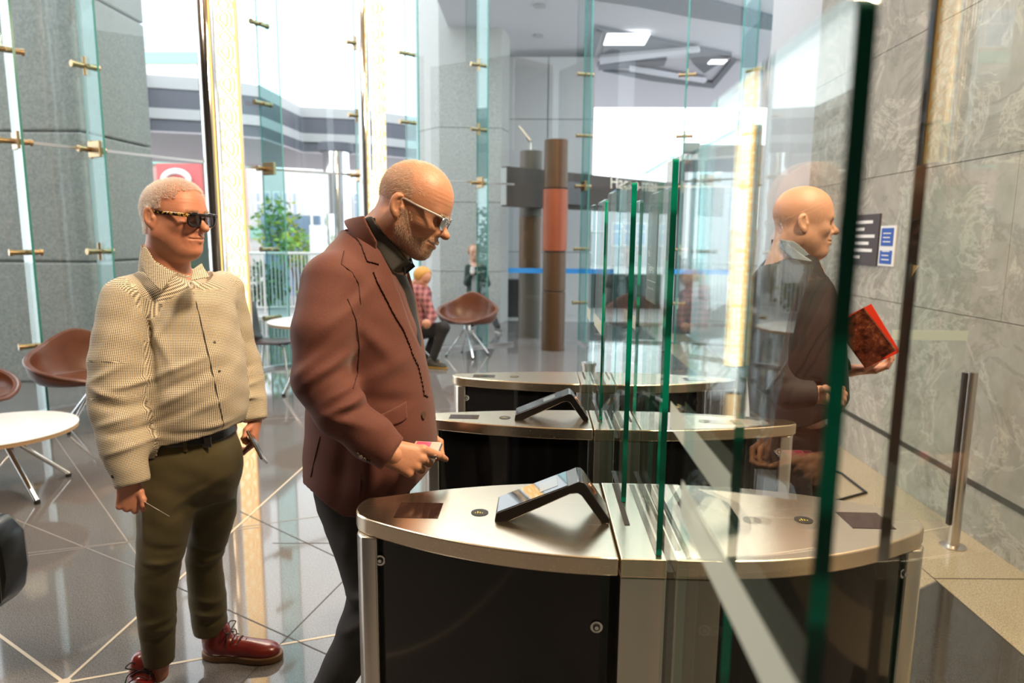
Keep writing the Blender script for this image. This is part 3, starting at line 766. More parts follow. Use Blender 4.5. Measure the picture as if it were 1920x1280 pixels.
# shrubs: leaf clusters
def shrub(c, r, n, leaf, cols, label, seed):
    rnd = random.Random(seed); e = empty('leafy_shrub', (c[0], c[1], 0), label, 'shrub', 'shrubs in the forecourt planting')
    m = MB()
    for i in range(n):
        while True:
            p = Vector((rnd.uniform(-1, 1), rnd.uniform(-1, 1), rnd.uniform(-1, 1)))
            if .25 < p.length < 1: break
        p = Vector((c[0]+p.x*r[0], c[1]+p.y*r[1], c[2]+p.z*r[2]))
        d = Vector((rnd.gauss(0, 1), rnd.gauss(0, 1), rnd.gauss(0, .6))).normalized(); s = d.cross(Vector((rnd.gauss(0, 1), rnd.gauss(0, 1), rnd.gauss(0, 1)))).normalized()
        L = leaf*rnd.uniform(.6, 1.3); k = rnd.randrange(len(cols))
        m.add([p, p+d*L*.5+s*L*.25, p+d*L, p+d*L*.5-s*L*.25], [(0, 1, 2, 3)], k)
    m.build('foliage', cols, e, fix=False)
    st = MB()
    for k in range(5):
        a = k*1.26; st.tube([(c[0]+.05*math.cos(a), c[1]+.05*math.sin(a), 0), (c[0]+r[0]*.3*math.cos(a), c[1]+r[1]*.3*math.sin(a), c[2]*.6), (c[0]+r[0]*.6*math.cos(a), c[1]+r[1]*.6*math.sin(a), c[2])], .02, 6)
    st.build('stem', simple('twig_bark', (.12, .09, .06), .8), e)
lg = [simple('leaf_green', (.10, .26, .04), .5), simple('leaf_yellow', (.42, .50, .05), .5), simple('leaf_mid', (.16, .38, .06), .5)]
dg_ = [simple('leaf_deep', (.02, .07, .03), .6), simple('leaf_deep_mid', (.04, .12, .05), .6)]
def sh(px, py, Y, rx, rz, n, cols, label, seed):
    p = at(px, py, Y=Y); shrub((p[0], Y, max(p[2], rz)), (rx, .5, rz), n, .17, cols, label, seed)
sh(520, 425, 16.9, .6, .75, 420, lg, 'bright yellow-green shrub right of the nearer light strip', 1)
sh(560, 470, 15.8, .5, .5, 300, lg, 'yellow-flecked shrub behind the pale railing', 2)
sh(498, 555, 14.8, .5, .5, 420, dg_+lg[:1], 'darker green low shrub at the foot of the pale railing', 3)
sh(592, 550, 15.1, .35, .45, 260, lg[:1]+dg_, 'green low shrub beside the white poster board', 4)
sh(240, 430, 15.6, 1.1, .8, 520, dg_, 'dark green hedge shrub left of the checked-shirt man', 5)
sh(300, 500, 14.8, .8, .9, 400, dg_, 'dark green hedge shrub hidden behind the checked-shirt man', 6)
b = MB().box((at(490, 450, Y=18)[0], 18, .0), (at(600, 450, Y=18)[0], 18.15, 2.1)).build('blue_hoarding', simple('blue_hoarding_paint', (.30, .42, .62), .6)); tag(b, 'pale blue hoarding wall behind the yellow-green shrubs', 'hoarding')
b = MB().box((at(195, 450, Y=19)[0], 19, .0), (at(400, 450, Y=19)[0], 19.2, 1.75)).build('dark_hedge_wall', simple('dark_green_wall', (.05, .08, .06), .7)); tag(b, 'long dark green wall behind the hedge shrubs on the left', 'wall')

# segmented brown pole, rear pole, sign beam, pylon
bz = simple('bronze_brown_paint', (.085, .045, .020), .42, .35, noise=.15, nscale=6); cp = simple('copper_red_paint', (.27, .07, .03), .45, .35, noise=.2, nscale=5); gr = simple('grey_brown_paint', (.09, .075, .06), .5, .2)
px_, py_ = .245, 9.66
e = empty('segmented_pole', (px_, py_, 0), 'thick brown segmented pole with one copper-red section, in the doorway', 'pole')
for z0, z1, mt, r in ((0, .83, bz, .166), (.845, 1.38, bz, .164), (1.40, 2.24, cp, .174), (2.255, 2.9, bz, .164)):
    MB().cyl((px_, py_, z0), (px_, py_, z1), r, n=40).build('pole_section', mt, e, smooth=True, bevel=.004)
MB().cyl((px_, py_, 0), (px_, py_, 2.88), .15, n=24).build('core', 'black', e)
e = empty('grey_brown_pole', (-.11, 10.9, 0), 'grey-brown pole with a small tilted lamp on top, left of the segmented pole', 'pole')
for z0, z1, mt in ((0, 1.1, gr), (1.11, 1.9, bz), (1.91, 2.9, gr)):
    MB().cyl((-.11, 10.9, z0), (-.11, 10.9, z1), .175, n=36).build('pole_section', mt, e, smooth=True)
MB().tube([(-.13, 10.9, 2.9), (-.13, 10.9, 3.02), (-.2, 10.85, 3.16)], .02, 8).build('lamp_stem', 'satin', e)
MB().box((-.16, -.05, -.014), (.12, .05, .014), R=Matrix.Rotation(math.radians(50), 3, 'Y'), o=(-.2, 10.85, 3.14)).build('lamp_head', 'satin', e, bevel=.004)
e = empty('sign_beam', (1.2, 12.1, 2.3), 'long dark brown sign beam with pale lettering, carried by the brown poles', 'sign')
A, B = Vector((-.45, 10.15, 0)), Vector((3.75, 14.2, 0)); d = (B-A).normalized(); n = Vector((d.y, -d.x, 0))
br = simple('beam_brown', (.035, .021, .014), .6)
def slab(a, b, t0, t1, z0, z1, nm, mt):
    v = [a+n*t0, b+n*t0, b+n*t1, a+n*t1]; v = [p+Vector((0, 0, z0)) for p in v]+[p+Vector((0, 0, z1)) for p in v]
    return MB().add(v, [(0, 3, 2, 1), (4, 5, 6, 7), (0, 1, 5, 4), (1, 2, 6, 5), (2, 3, 7, 6), (3, 0, 4, 7)]).build(nm, mt, e)
slab(A, B, -.12, 0, 2.03, 2.6, 'beam', br)
slab(A-d*.02, A, -.115, -.005, 2.05, 2.58, 'end_plate', fl)
slab(A+d*1.15, A+d*1.6, .0, .12, 2.1, 2.45, 'bracket_box', simple('bracket_dark', (.04, .04, .045), .4))
t0_ = A+d*2.28+n*.004
text_mesh('lettering', 'Haere mai', .31, simple('cream_lettering', (.7, .6, .5), .5), frame((t0_.x, t0_.y, 2.41), d, n), e, extrude=.01)
pl = at(1287, 450, Y=11.5)
e = empty('dark_pylon', (pl[0], 11.5, 0), 'dark upright pylon with a small tilted plate on top, seen behind the gate wings', 'pylon')
MB().box((pl[0]-.13, 11.45, 0), (pl[0]+.13, 11.75, 2.85)).build('shaft', simple('pylon_dark', (.025, .016, .015), .6), e, bevel=.01)
MB().cyl((pl[0], 11.6, 2.85), (pl[0], 11.6, 2.98), .02, n=10).build('stem', 'satin', e)
MB().box((-.13, -.09, -.012), (.13, .09, .012), R=Matrix.Rotation(math.radians(-62), 3, 'X'), o=(pl[0]+.02, 11.55, 3.04)).build('tilted_plate', 'satin', e)
pl = at(1346, 450, Y=18)
b = MB().box((pl[0]-.3, 18, 0), (pl[0]+.3, 18.6, 3.6)).build('grey_pillar', 'concrete_pale', bevel=.02); tag(b, 'plain grey pillar outside, just left of the reflected light strip', 'pillar')
# glass door with blue safety tape
e = empty('glass_door', (.35, 10.56, 0), 'clear glass door leaf crossed by a bright blue safety tape', 'door')
MB().box((-.44, 10.56, .02), (1.18, 10.572, 2.32)).build('pane', 'facade', e)
MB().box((-.44, 10.557, 1.04), (1.18, 10.5595, 1.115)).build('blue_tape', simple('blue_tape', (.03, .28, .75), .5), e)
e = empty('glass_door', (2.4, 10.72, 0), 'second glass door leaf with blue tape, seen through the gate wings', 'door')
MB().box((1.98, 10.72, .02), (3.0, 10.732, 2.32)).build('pane', 'facade', e)
MB().box((1.98, 10.717, 1.04), (3.0, 10.7195, 1.115)).build('blue_tape', 'blue_tape' if 'blue_tape' in M else bpy.data.materials['blue_tape'], e)
b = MB().box((2.6, 6.3, .0), (2.75, 8.2, 5)).build('wall_far', 'concrete_pale'); struct(b)

# ================================================================== furniture
def star_legs(e, hub, feet, r, zh, mat='chrome'):
    for f in feet:
        o = MB().tube([(hub[0], hub[1], zh), (hub[0]+(f[0]-hub[0])*.12, hub[1]+(f[1]-hub[1])*.12, zh-.012), (f[0], f[1], .018)], r, 12).build('leg', mat, e, smooth=True)
        MB().cyl((f[0], f[1], .003), (f[0], f[1], .022), r*1.25, n=14).build('foot', 'black', o, smooth=True)
def tub_chair(x, y, ang, label, s=1.0, seat=.40):
    e = empty('tub_chair', (x, y, 0), label, 'chair', 'brown leather tub chairs')
    N, K = 56, 16; m = MB(); ca, sa = math.cos(ang), math.sin(ang)
    def P(u, th):
        # th=0 is the front; rim rises to the arms and the back
        b = (1-math.cos(th))/2; H = .02+.235*b**.75+.115*math.exp(-((th % (2*math.pi)-math.pi)/.62)**2)
        rr = .30+.06*math.sin(th)**2
        g = max(0, (u-.62)/.38); rad = rr*(u/.62*.86 if u < .62 else .86+.24*math.sin(g*math.pi/2)*(.75+.25*b))
        z = seat+(.0 if u < .62 else H*g**1.5)-.02*(1-u)
        lx = rad*math.cos(th)*(1.0 if math.cos(th) < 0 else 1.02); ly = rad*math.sin(th)*1.06
        return Vector((x+s*(lx*ca-ly*sa), y+s*(lx*sa+ly*ca), z))
    vs = [P(0.001, 0)]; 
    for k in range(1, K+1):
        for j in range(N): vs.append(P(k/K, 2*math.pi*j/N))
    fs = [(0, 1+j, 1+(j+1) % N) for j in range(N)]
    for k in range(K-1):
        for j in range(N):
            a = 1+k*N; fs.append((a+j, a+N+j, a+N+(j+1) % N, a+(j+1) % N))
    m.add(vs, fs); o = m.build('shell', 'leather', e, smooth=80)
    md = o.modifiers.new('thick', 'SOLIDIFY'); md.thickness = .035; md.offset = -1
    md2 = o.modifiers.new('round', 'BEVEL'); md2.width = .012; md2.segments = 3; md2.limit_method = 'ANGLE'; md2.angle_limit = 1.0
    rim = [P(1, 2*math.pi*j/N)+Vector((0, 0, -.002)) for j in range(N+1)]
    MB().tube(rim, .013, 8).build('rim_piping', 'leather', e, smooth=True)
    cu = MB().lathe([(.02, .0), (.19, .0), (.225, .012), (.235, .03), (.22, .05), (.12, .062), (.01, .064)], (x, y, seat-.018), 36).build('seat_cushion', 'leather', e, smooth=True)
    hub = (x, y)
    MB().cyl((x, y, seat-.11), (x, y, seat-.045), .045, n=20).build('hub', 'chrome', e, smooth=True)
    feet = [(x+.29*math.cos(ang+q), y+.29*math.sin(ang+q)) for q in (.5, 2.07, 3.64, 5.21)]
    star_legs(e, hub, feet, .012, seat-.09)
    return e
tub_chair(-3.66, 5.42, math.radians(-38), 'brown leather tub chair on chrome star legs against the glass, left of the checked-shirt man', 1.12)
tub_chair(-4.10, 4.56, math.radians(10), 'brown leather tub chair cut off by the left edge of the photo', 1.1)
tub_chair(-.92, 9.05, math.radians(-98), 'single brown tub chair in the middle, facing the gates beside the seated person', 1.0, .46)
def round_table(x, y, r, z, feet, label, edge='wood_edge'):
    e = empty('round_table', (x, y, 0), label, 'table', 'round white tables')
    MB().lathe([(r-.006, z-.004), (r, z-.001), (r-.001, z+.004), (r-.006, z+.006)], (x, y, 0), 64).build('tabletop', 'white', e, smooth=30)
    MB().cyl((x, y, z-.024), (x, y, z-.0045), r-.004, n=64).build('table_edge', edge, e, smooth=30)
    MB().cyl((x, y, z-.07), (x, y, z-.025), .05, n=20).build('hub', 'chrome', e, smooth=True)
    star_legs(e, (x, y), feet, .014, z-.05)
round_table(-3.27, 3.92, .42, .40, [(-2.93, 3.74), (-3.06, 4.20), (-3.61, 4.10), (-3.42, 3.60)], 'low round white table on chrome star legs at the left edge')
round_table(-2.22, 6.85, .5, .72, [(-1.9, 6.6), (-1.95, 7.15), (-2.55, 7.1), (-2.5, 6.55)], 'round white cafe table behind the back of the maroon jacket')
e = empty('cafe_chair', (-2.86, 7.25, 0), 'cafe chair with dark square back and chrome legs, beside the nearer light strip', 'chair')
dw = simple('dark_brown_ply', (.05, .028, .022), .4)
m = MB(); cx, cy = -2.86, 7.25
bk = [(-.24, .45), (-.21, .43), (-.16, .44), (.0, .45), (.2, .45)]
def ply(prof, w, nm, mt):
    m = MB(); n = len(prof)
    v = [(cx+a, cy-w, b) for a, b in prof]+[(cx+a, cy+w, b) for a, b in prof]
    m.add(v, [(i, i+1, n+i+1, n+i) for i in range(n-1)]); o = m.build(nm, mt, e, smooth=60)
    md = o.modifiers.new('t', 'SOLIDIFY'); md.thickness = .014; return o
R2 = Matrix.Rotation(math.radians(55), 3, 'Z')
for nm, prof, mt in (('seat', [(-.2, .452), (-.1, .445), (.1, .445), (.2, .45), (.22, .44)], dw), ('backrest', [(-.27, .86), (-.255, .75), (-.24, .6), (-.225, .5), (-.2, .452)], dw)):
    o = ply(prof, .2, nm, mt)
for sx in (-.18, .18):
    for sy in (-.18, .18):
        MB().tube([(cx+sx*.7, cy+sy, .43), (cx+sx, cy+sy, .40), (cx+sx*1.25, cy+sy*1.1, .01)], .011, 10).build('leg', 'chrome', e, smooth=True)
# black bag at the lower left edge
def bag():
    e = empty('leather_bag', (-2.30, 2.62, .0), 'glossy black leather bag cut off by the left edge of the photo', 'bag')
    A = at(30, 1050, Y=2.2)
    x1 = A[0]; zt = at(10, 968, Y=2.2)[2]; zb = at(0, 1137, Y=2.2)[2]
    e.location = (x1-.2, 2.2, zb)
    pts = [(x1-.42, zb), (x1-.07, zb), (x1-.02, zb+.05), (x1, zb+.14), (x1-.005, zt-.07), (x1-.05, zt-.012), (x1-.42, zt)]
    m = MB(); n = len(pts)
    v = [(a, 2.13, b) for a, b in pts]+[(a, 2.27, b) for a, b in pts]
    m.add(v, [tuple(range(n)), tuple(range(2*n-1, n-1, -1))]+[(i, i+n, (i+1) % n+n, (i+1) % n) for i in range(n)])
    lm = simple('black_patent_leather', (.004, .006, .004), .3, spec=.4)
    m.build('bag_body', lm, e, bevel=.02, smooth=50)
    MB().tube([(x1-.012, 2.125, zb+.06), (x1-.006, 2.123, zb+.14), (x1-.015, 2.125, zt-.07), (x1-.06, 2.127, zt-.02)], .006, 8).build('edge_piping', lm, e, smooth=True)
    MB().tube([(x1-.10, 2.12, zt-.10), (x1-.05, 2.115, zt-.14), (x1-.035, 2.115, zb+.1), (x1-.09, 2.12, zb+.06)], .008, 8).build('front_flap', lm, e, smooth=True)
    MB().tube([(x1-.12, 2.2, zt-.015), (x1-.14, 2.2, zt+.09), (x1-.3, 2.2, zt+.14), (x1-.38, 2.2, zt+.02)], .011, 10).build('handle', lm, e, smooth=True)
    for z in (zt-.07, zb+.1): MB().cyl((x1-.03, 2.118, z), (x1-.03, 2.128, z), .006, n=12).build('stud', 'chrome', e)
bag()
# ================================================================== solid modelling toolkit (distance fields -> one smooth mesh)
f32 = np.float32
def V3(p): return np.asarray(p, dtype=f32)
def cone(a, b, ra, rb):
    a, b = V3(a), V3(b); ab = b-a; L2 = float(ab@ab)+1e-9
    def f(P):
        t = np.clip(((P-a)@ab)/L2, 0, 1); q = P-a-t[:, None]*ab
        return np.sqrt((q*q).sum(1))-(ra+(rb-ra)*t)
    f.box = (np.minimum(a-ra, b-rb), np.maximum(a+ra, b+rb)); return f
def chain(pts, rs, k=.0): return union([cone(pts[i], pts[i+1], rs[i], rs[i+1]) for i in range(len(pts)-1)], k)
def ell(c, r, R=None):
    c, r = V3(c), V3(r); Rm = None if R is None else np.array(R, dtype=f32)
    def f(P):
        q = P-c
        if Rm is not None: q = q@Rm
        k0 = np.sqrt(((q/r)**2).sum(1)); k1 = np.sqrt(((q/(r*r))**2).sum(1))+1e-9
        return k0*(k0-1)/k1
    m = float(max(r)); f.box = (c-m, c+m); return f
def smin(a, b, k):
    if k <= 0: return np.minimum(a, b)
    h = np.maximum(k-np.abs(a-b), 0)/k; return np.minimum(a, b)-h*h*k*.25
def union(fs, k=.0):
    def f(P):
        d = fs[0](P)
        for g in fs[1:]: d = smin(d, g(P), k)
        return d
    f.box = (np.min([g.box[0] for g in fs], 0), np.max([g.box[1] for g in fs], 0)); return f
def sub(f0, g, k=0.0):
    def f(P): return -smin(-f0(P), g(P), k)
    f.box = f0.box; return f
def inter(f0, g, k=0.0):
    def f(P): return -smin(-f0(P), -g(P), k)
    f.box = f0.box; return f
def grow(f0, r):
    def f(P): return f0(P)-r
    f.box = (f0.box[0]-abs(r), f0.box[1]+abs(r)); return f
def plane(n, p):
    n, p = V3(n)/np.linalg.norm(n), V3(p)
    def f(P): return (P-p)@n
    f.box = (V3((-9,)*3), V3((9,)*3)); return f
def disp(f0, fn, amp):
    def f(P): return f0(P)+fn(P)
    f.box = (f0.box[0]-amp, f0.box[1]+amp); return f
def poly2(poly, ax=(0, 2)):
    """signed distance to a polygon in the plane of two axes, as an endless prism"""
    V = np.array(poly, dtype=f32)
    def f(P):
        p = P[:, ax]; d = np.full(len(p), 1e9, f32); s = np.ones(len(p), f32); n = len(V)
        for i in range(n):
            j = i-1; e = V[j]-V[i]; w = p-V[i]
            b = w-e*np.clip((w@e)/(e@e+1e-12), 0, 1)[:, None]; d = np.minimum(d, (b*b).sum(1))
            c1 = p[:, 1] >= V[i, 1]; c2 = p[:, 1] < V[j, 1]; c3 = e[0]*w[:, 1] > e[1]*w[:, 0]
            fl = (c1 & c2 & c3) | (~c1 & ~c2 & ~c3); s = np.where(fl, -s, s)
        return s*np.sqrt(d)
    f.box = (V3((-9,)*3), V3((9,)*3)); return f
def loft(rows, e=2.3):
    """upright solid from rows (z, x_left, x_right, y_centre, half_depth): superellipse sections"""
    R = np.array(sorted(rows), dtype=np.float64); z = R[:, 0]
    zs = np.linspace(z[0], z[-1], 160)
    def sm(v):
        o = np.interp(zs, z, v); k = np.ones(9)/9; return np.convolve(np.pad(o, 4, 'edge'), k, 'valid')
    cx, rx, cy, ry = sm((R[:, 1]+R[:, 2])/2), sm((R[:, 2]-R[:, 1])/2), sm(R[:, 3]), sm(R[:, 4])
    def f(P):
        q = P[:, 2]; a = np.interp(q, zs, cx); b = np.interp(q, zs, rx); c = np.interp(q, zs, cy); d = np.interp(q, zs, ry)
        u = np.abs(P[:, 0]-a)/b; v = np.abs(P[:, 1]-c)/d
        k = (u**e+v**e)**(1/e); side = (k-1)*np.minimum(b, d)*np.where(k > 1, np.minimum(1.0, np.hypot(u*b, v*d)/(k*np.minimum(b, d)+1e-9)), 1)
        cap = np.maximum(z[0]-q, q-z[-1]); return np.maximum(side, cap).astype(f32)
    f.box = (V3((min(R[:, 1]), min(R[:, 3]-R[:, 4]), z[0])), V3((max(R[:, 2]), max(R[:, 3]+R[:, 4]), z[-1]))); return f

EDG = [((0, 0, 0), (1, 0, 0)), ((0, 1, 0), (1, 1, 0)), ((0, 0, 1), (1, 0, 1)), ((0, 1, 1), (1, 1, 1)),
       ((0, 0, 0), (0, 1, 0)), ((1, 0, 0), (1, 1, 0)), ((0, 0, 1), (0, 1, 1)), ((1, 0, 1), (1, 1, 1)),
       ((0, 0, 0), (0, 0, 1)), ((1, 0, 0), (1, 0, 1)), ((0, 1, 0), (0, 1, 1)), ((1, 1, 0), (1, 1, 1))]
def polygonise(f, h, lo=None, hi=None):
    lo = V3(f.box[0] if lo is None else lo)-h*2.5; hi = V3(f.box[1] if hi is None else hi)+h*2.5
    B = 4; nb = np.maximum(np.ceil((hi-lo)/(h*B)).astype(int), 1); n = nb*B
    # coarse pass
    g = [lo[i]+(np.arange(nb[i])+.5)*h*B for i in range(3)]
    Cc = np.stack(np.meshgrid(*g, indexing='ij'), -1).reshape(-1, 3).astype(f32)
    dc = f(Cc); act = np.abs(dc) < h*B*2.0
    D = np.repeat(np.repeat(np.repeat(np.where(dc < 0, -1., 1.).astype(f32).reshape(nb), B, 0), B, 1), B, 2)
    idx = np.argwhere(act.reshape(nb))
    if len(idx) == 0: return np.zeros((0, 3)), []
    off = np.stack(np.meshgrid(*[np.arange(B)]*3, indexing='ij'), -1).reshape(-1, 3)
    full = (idx[:, None, :]*B+off[None]).reshape(-1, 3)
    for s in range(0, len(full), 400000):
        q = full[s:s+400000]; D[q[:, 0], q[:, 1], q[:, 2]] = f((lo+(q+.5)*h).astype(f32))
    neg = D < 0; a = neg[:-1, :-1, :-1]; cnt = np.zeros(a.shape, np.int8)
    for i in (0, 1):
        for j in (0, 1):
            for k in (0, 1): cnt += neg[i:i+a.shape[0], j:j+a.shape[1], k:k+a.shape[2]]
    cells = np.argwhere((cnt > 0) & (cnt < 8)); nv = len(cells)
    acc = np.zeros((nv, 3)); w = np.zeros(nv)
    for p, q in EDG:
        P, Q = cells+p, cells+q; dp = D[P[:, 0], P[:, 1], P[:, 2]]; dq = D[Q[:, 0], Q[:, 1], Q[:, 2]]
        c = (dp < 0) != (dq < 0); t = np.where(c, dp/np.where(np.abs(dp-dq) < 1e-12, 1, dp-dq), 0)
        acc += np.where(c[:, None], P+t[:, None]*(Q-P), 0); w += c
    vs = lo+(acc/w[:, None]+.5)*h
    ID = np.full(a.shape, -1, np.int64); ID[cells[:, 0], cells[:, 1], cells[:, 2]] = np.arange(nv)
    faces = []
    for ax in range(3):
        s0 = [slice(None)]*3; s1 = [slice(None)]*3; s0[ax] = slice(0, -1); s1[ax] = slice(1, None)
        e = neg[tuple(s0)] != neg[tuple(s1)]; E = np.argwhere(e); u, v = [(1, 2), (2, 0), (0, 1)][ax]
        ok = (E[:, u] > 0) & (E[:, v] > 0) & (E[:, u] < a.shape[u]) & (E[:, v] < a.shape[v]); E = E[ok]
        c = []
        for du, dv in ((-1, -1), (0, -1), (0, 0), (-1, 0)):
            q = E.copy(); q[:, u] += du; q[:, v] += dv; c.append(ID[q[:, 0], q[:, 1], q[:, 2]])
        c = np.stack(c, 1); fl = neg[E[:, 0], E[:, 1], E[:, 2]]
        c[~fl] = c[~fl][:, ::-1]; c = c[(c >= 0).all(1)]; faces.append(c)
    return vs, np.concatenate(faces)
def mesh_of(name, parts, mat, parent=None, smooth_it=0):
    """parts: list of (verts, faces); one mesh object"""
    vs, fs, n = [], [], 0
    for v, f in parts:
        if len(v) == 0: continue
        vs.append(v); fs.append(f+n); n += len(v)
    v = np.concatenate(vs); f = np.concatenate(fs)
    off = np.array(world_off(parent)) if parent is not None else 0
    me = bpy.data.meshes.new(name); me.vertices.add(len(v)); me.vertices.foreach_set('co', (v-off).astype(f32).ravel())
    me.loops.add(4*len(f)); me.loops.foreach_set('vertex_index', f.ravel().astype(np.int32))
    me.polygons.add(len(f)); me.polygons.foreach_set('loop_start', np.arange(0, 4*len(f), 4, dtype=np.int32))
    me.polygons.foreach_set('loop_total', np.full(len(f), 4, np.int32))
    me.update(calc_edges=True); me.validate(); me.shade_smooth()
    me.materials.append(M[mat] if isinstance(mat, str) else mat)
    o = bpy.data.objects.new(name, me); COL.objects.link(o)
    if parent is not None: o.parent = parent
    return o
def smoothed(o, it=3, fac=.5):
    md = o.modifiers.new('ease', 'SMOOTH'); md.iterations = it; md.factor = fac; return o
def normal_of(f, p, e=.003):
    p = np.array(p, float); g = np.array([f((p+d)[None].astype(f32))[0]-f((p-d)[None].astype(f32))[0] for d in np.eye(3)*e]); return g/np.linalg.norm(g)
def collar_leaf(name, a, ra, b, rb, poly, Yp, mat, par, th=.003, Ymax=None, h=.0026, coords=False):
    """a collar leaf wrapped on a flaring cone, trimmed to a side outline"""
    c = cone(a, b, ra, rb); rg = poly2(xz(poly, Yp)); ym = a[1] if Ymax is None else Ymax
    f = lambda P: np.maximum(np.maximum(np.abs(c(P))-th, rg(P)), P[:, 1]-ym)
    q = np.array(xz(poly, Yp)); f.box = (V3((q[:, 0].min()-.02, min(a[1]-ra, b[1]-rb)-.02, q[:, 1].min()-.02)), V3((q[:, 0].max()+.02, ym+.01, q[:, 1].max()+.02)))
    o = smoothed(mesh_of(name, [polygonise(f, h)], mat, par), 4)
    if coords: cloth_coords(o, [(b, a, (ra+rb)/2)])
    return o
def cloth_coords(o, segs, off=None):
    """store flat cloth coordinates: around and along the nearest limb (p, q, radius)"""
    me = o.data; n = len(me.vertices); v = np.empty(n*3, f32); me.vertices.foreach_get('co', v); v = v.reshape(-1, 3).astype(float)+np.array(world_off(o))
    best = np.full(n, 1e9); uv = np.zeros((n, 3))
    for k, sg in enumerate(segs):
        p, q, r = sg[:3]; v0 = sg[3] if len(sg) > 3 else 0
        p, q = np.array(p, float), np.array(q, float); d = q-p; L = np.linalg.norm(d); d /= L; t = (v-p)@d; w = v-p-t[:, None]*d
        e1 = np.cross(d, (0, 1, 0)); e1 /= np.linalg.norm(e1); e2 = np.cross(d, e1)
        rad = np.sqrt((w*w).sum(1)); dist = np.abs(rad-r)+np.maximum(np.maximum(-t, t-L), 0); a = np.arctan2(w@e1, -(w@e2)*np.sign(e2[1]) if abs(e2[1]) > .1 else w@e2)
        m = dist < best; best[m] = dist[m]; uv[m, 0] = a[m]*r; uv[m, 1] = t[m]+v0
    at_ = me.attributes.new('cloth', 'FLOAT_VECTOR', 'POINT'); at_.data.foreach_set('vector', uv.astype(f32).ravel())
def solid(name, f, h, mat, parent=None, **kw): return mesh_of(name, [polygonise(f, h, **kw)], mat, parent)
def fold(P, p0, d, width, length, amp):
    """one soft cloth fold: a ridge line through p0 along d"""
    p0, d = V3(p0), V3(d)/np.linalg.norm(d); q = (P-p0)*V3((1, .12, 1)); t = q@d; r2 = (q*q).sum(1)-t*t
    return -amp*np.exp(-r2/(width*width))*np.exp(-(t/length)**2)
def folds(lst):
    def fn(P):
        d = 0
        for a in lst: d = d+fold(P, *a)
        return d
    return fn
def wav(P, fx, fy, fz, ph=0): return np.sin(P[:, 0]*fx+P[:, 1]*fy+P[:, 2]*fz+ph)

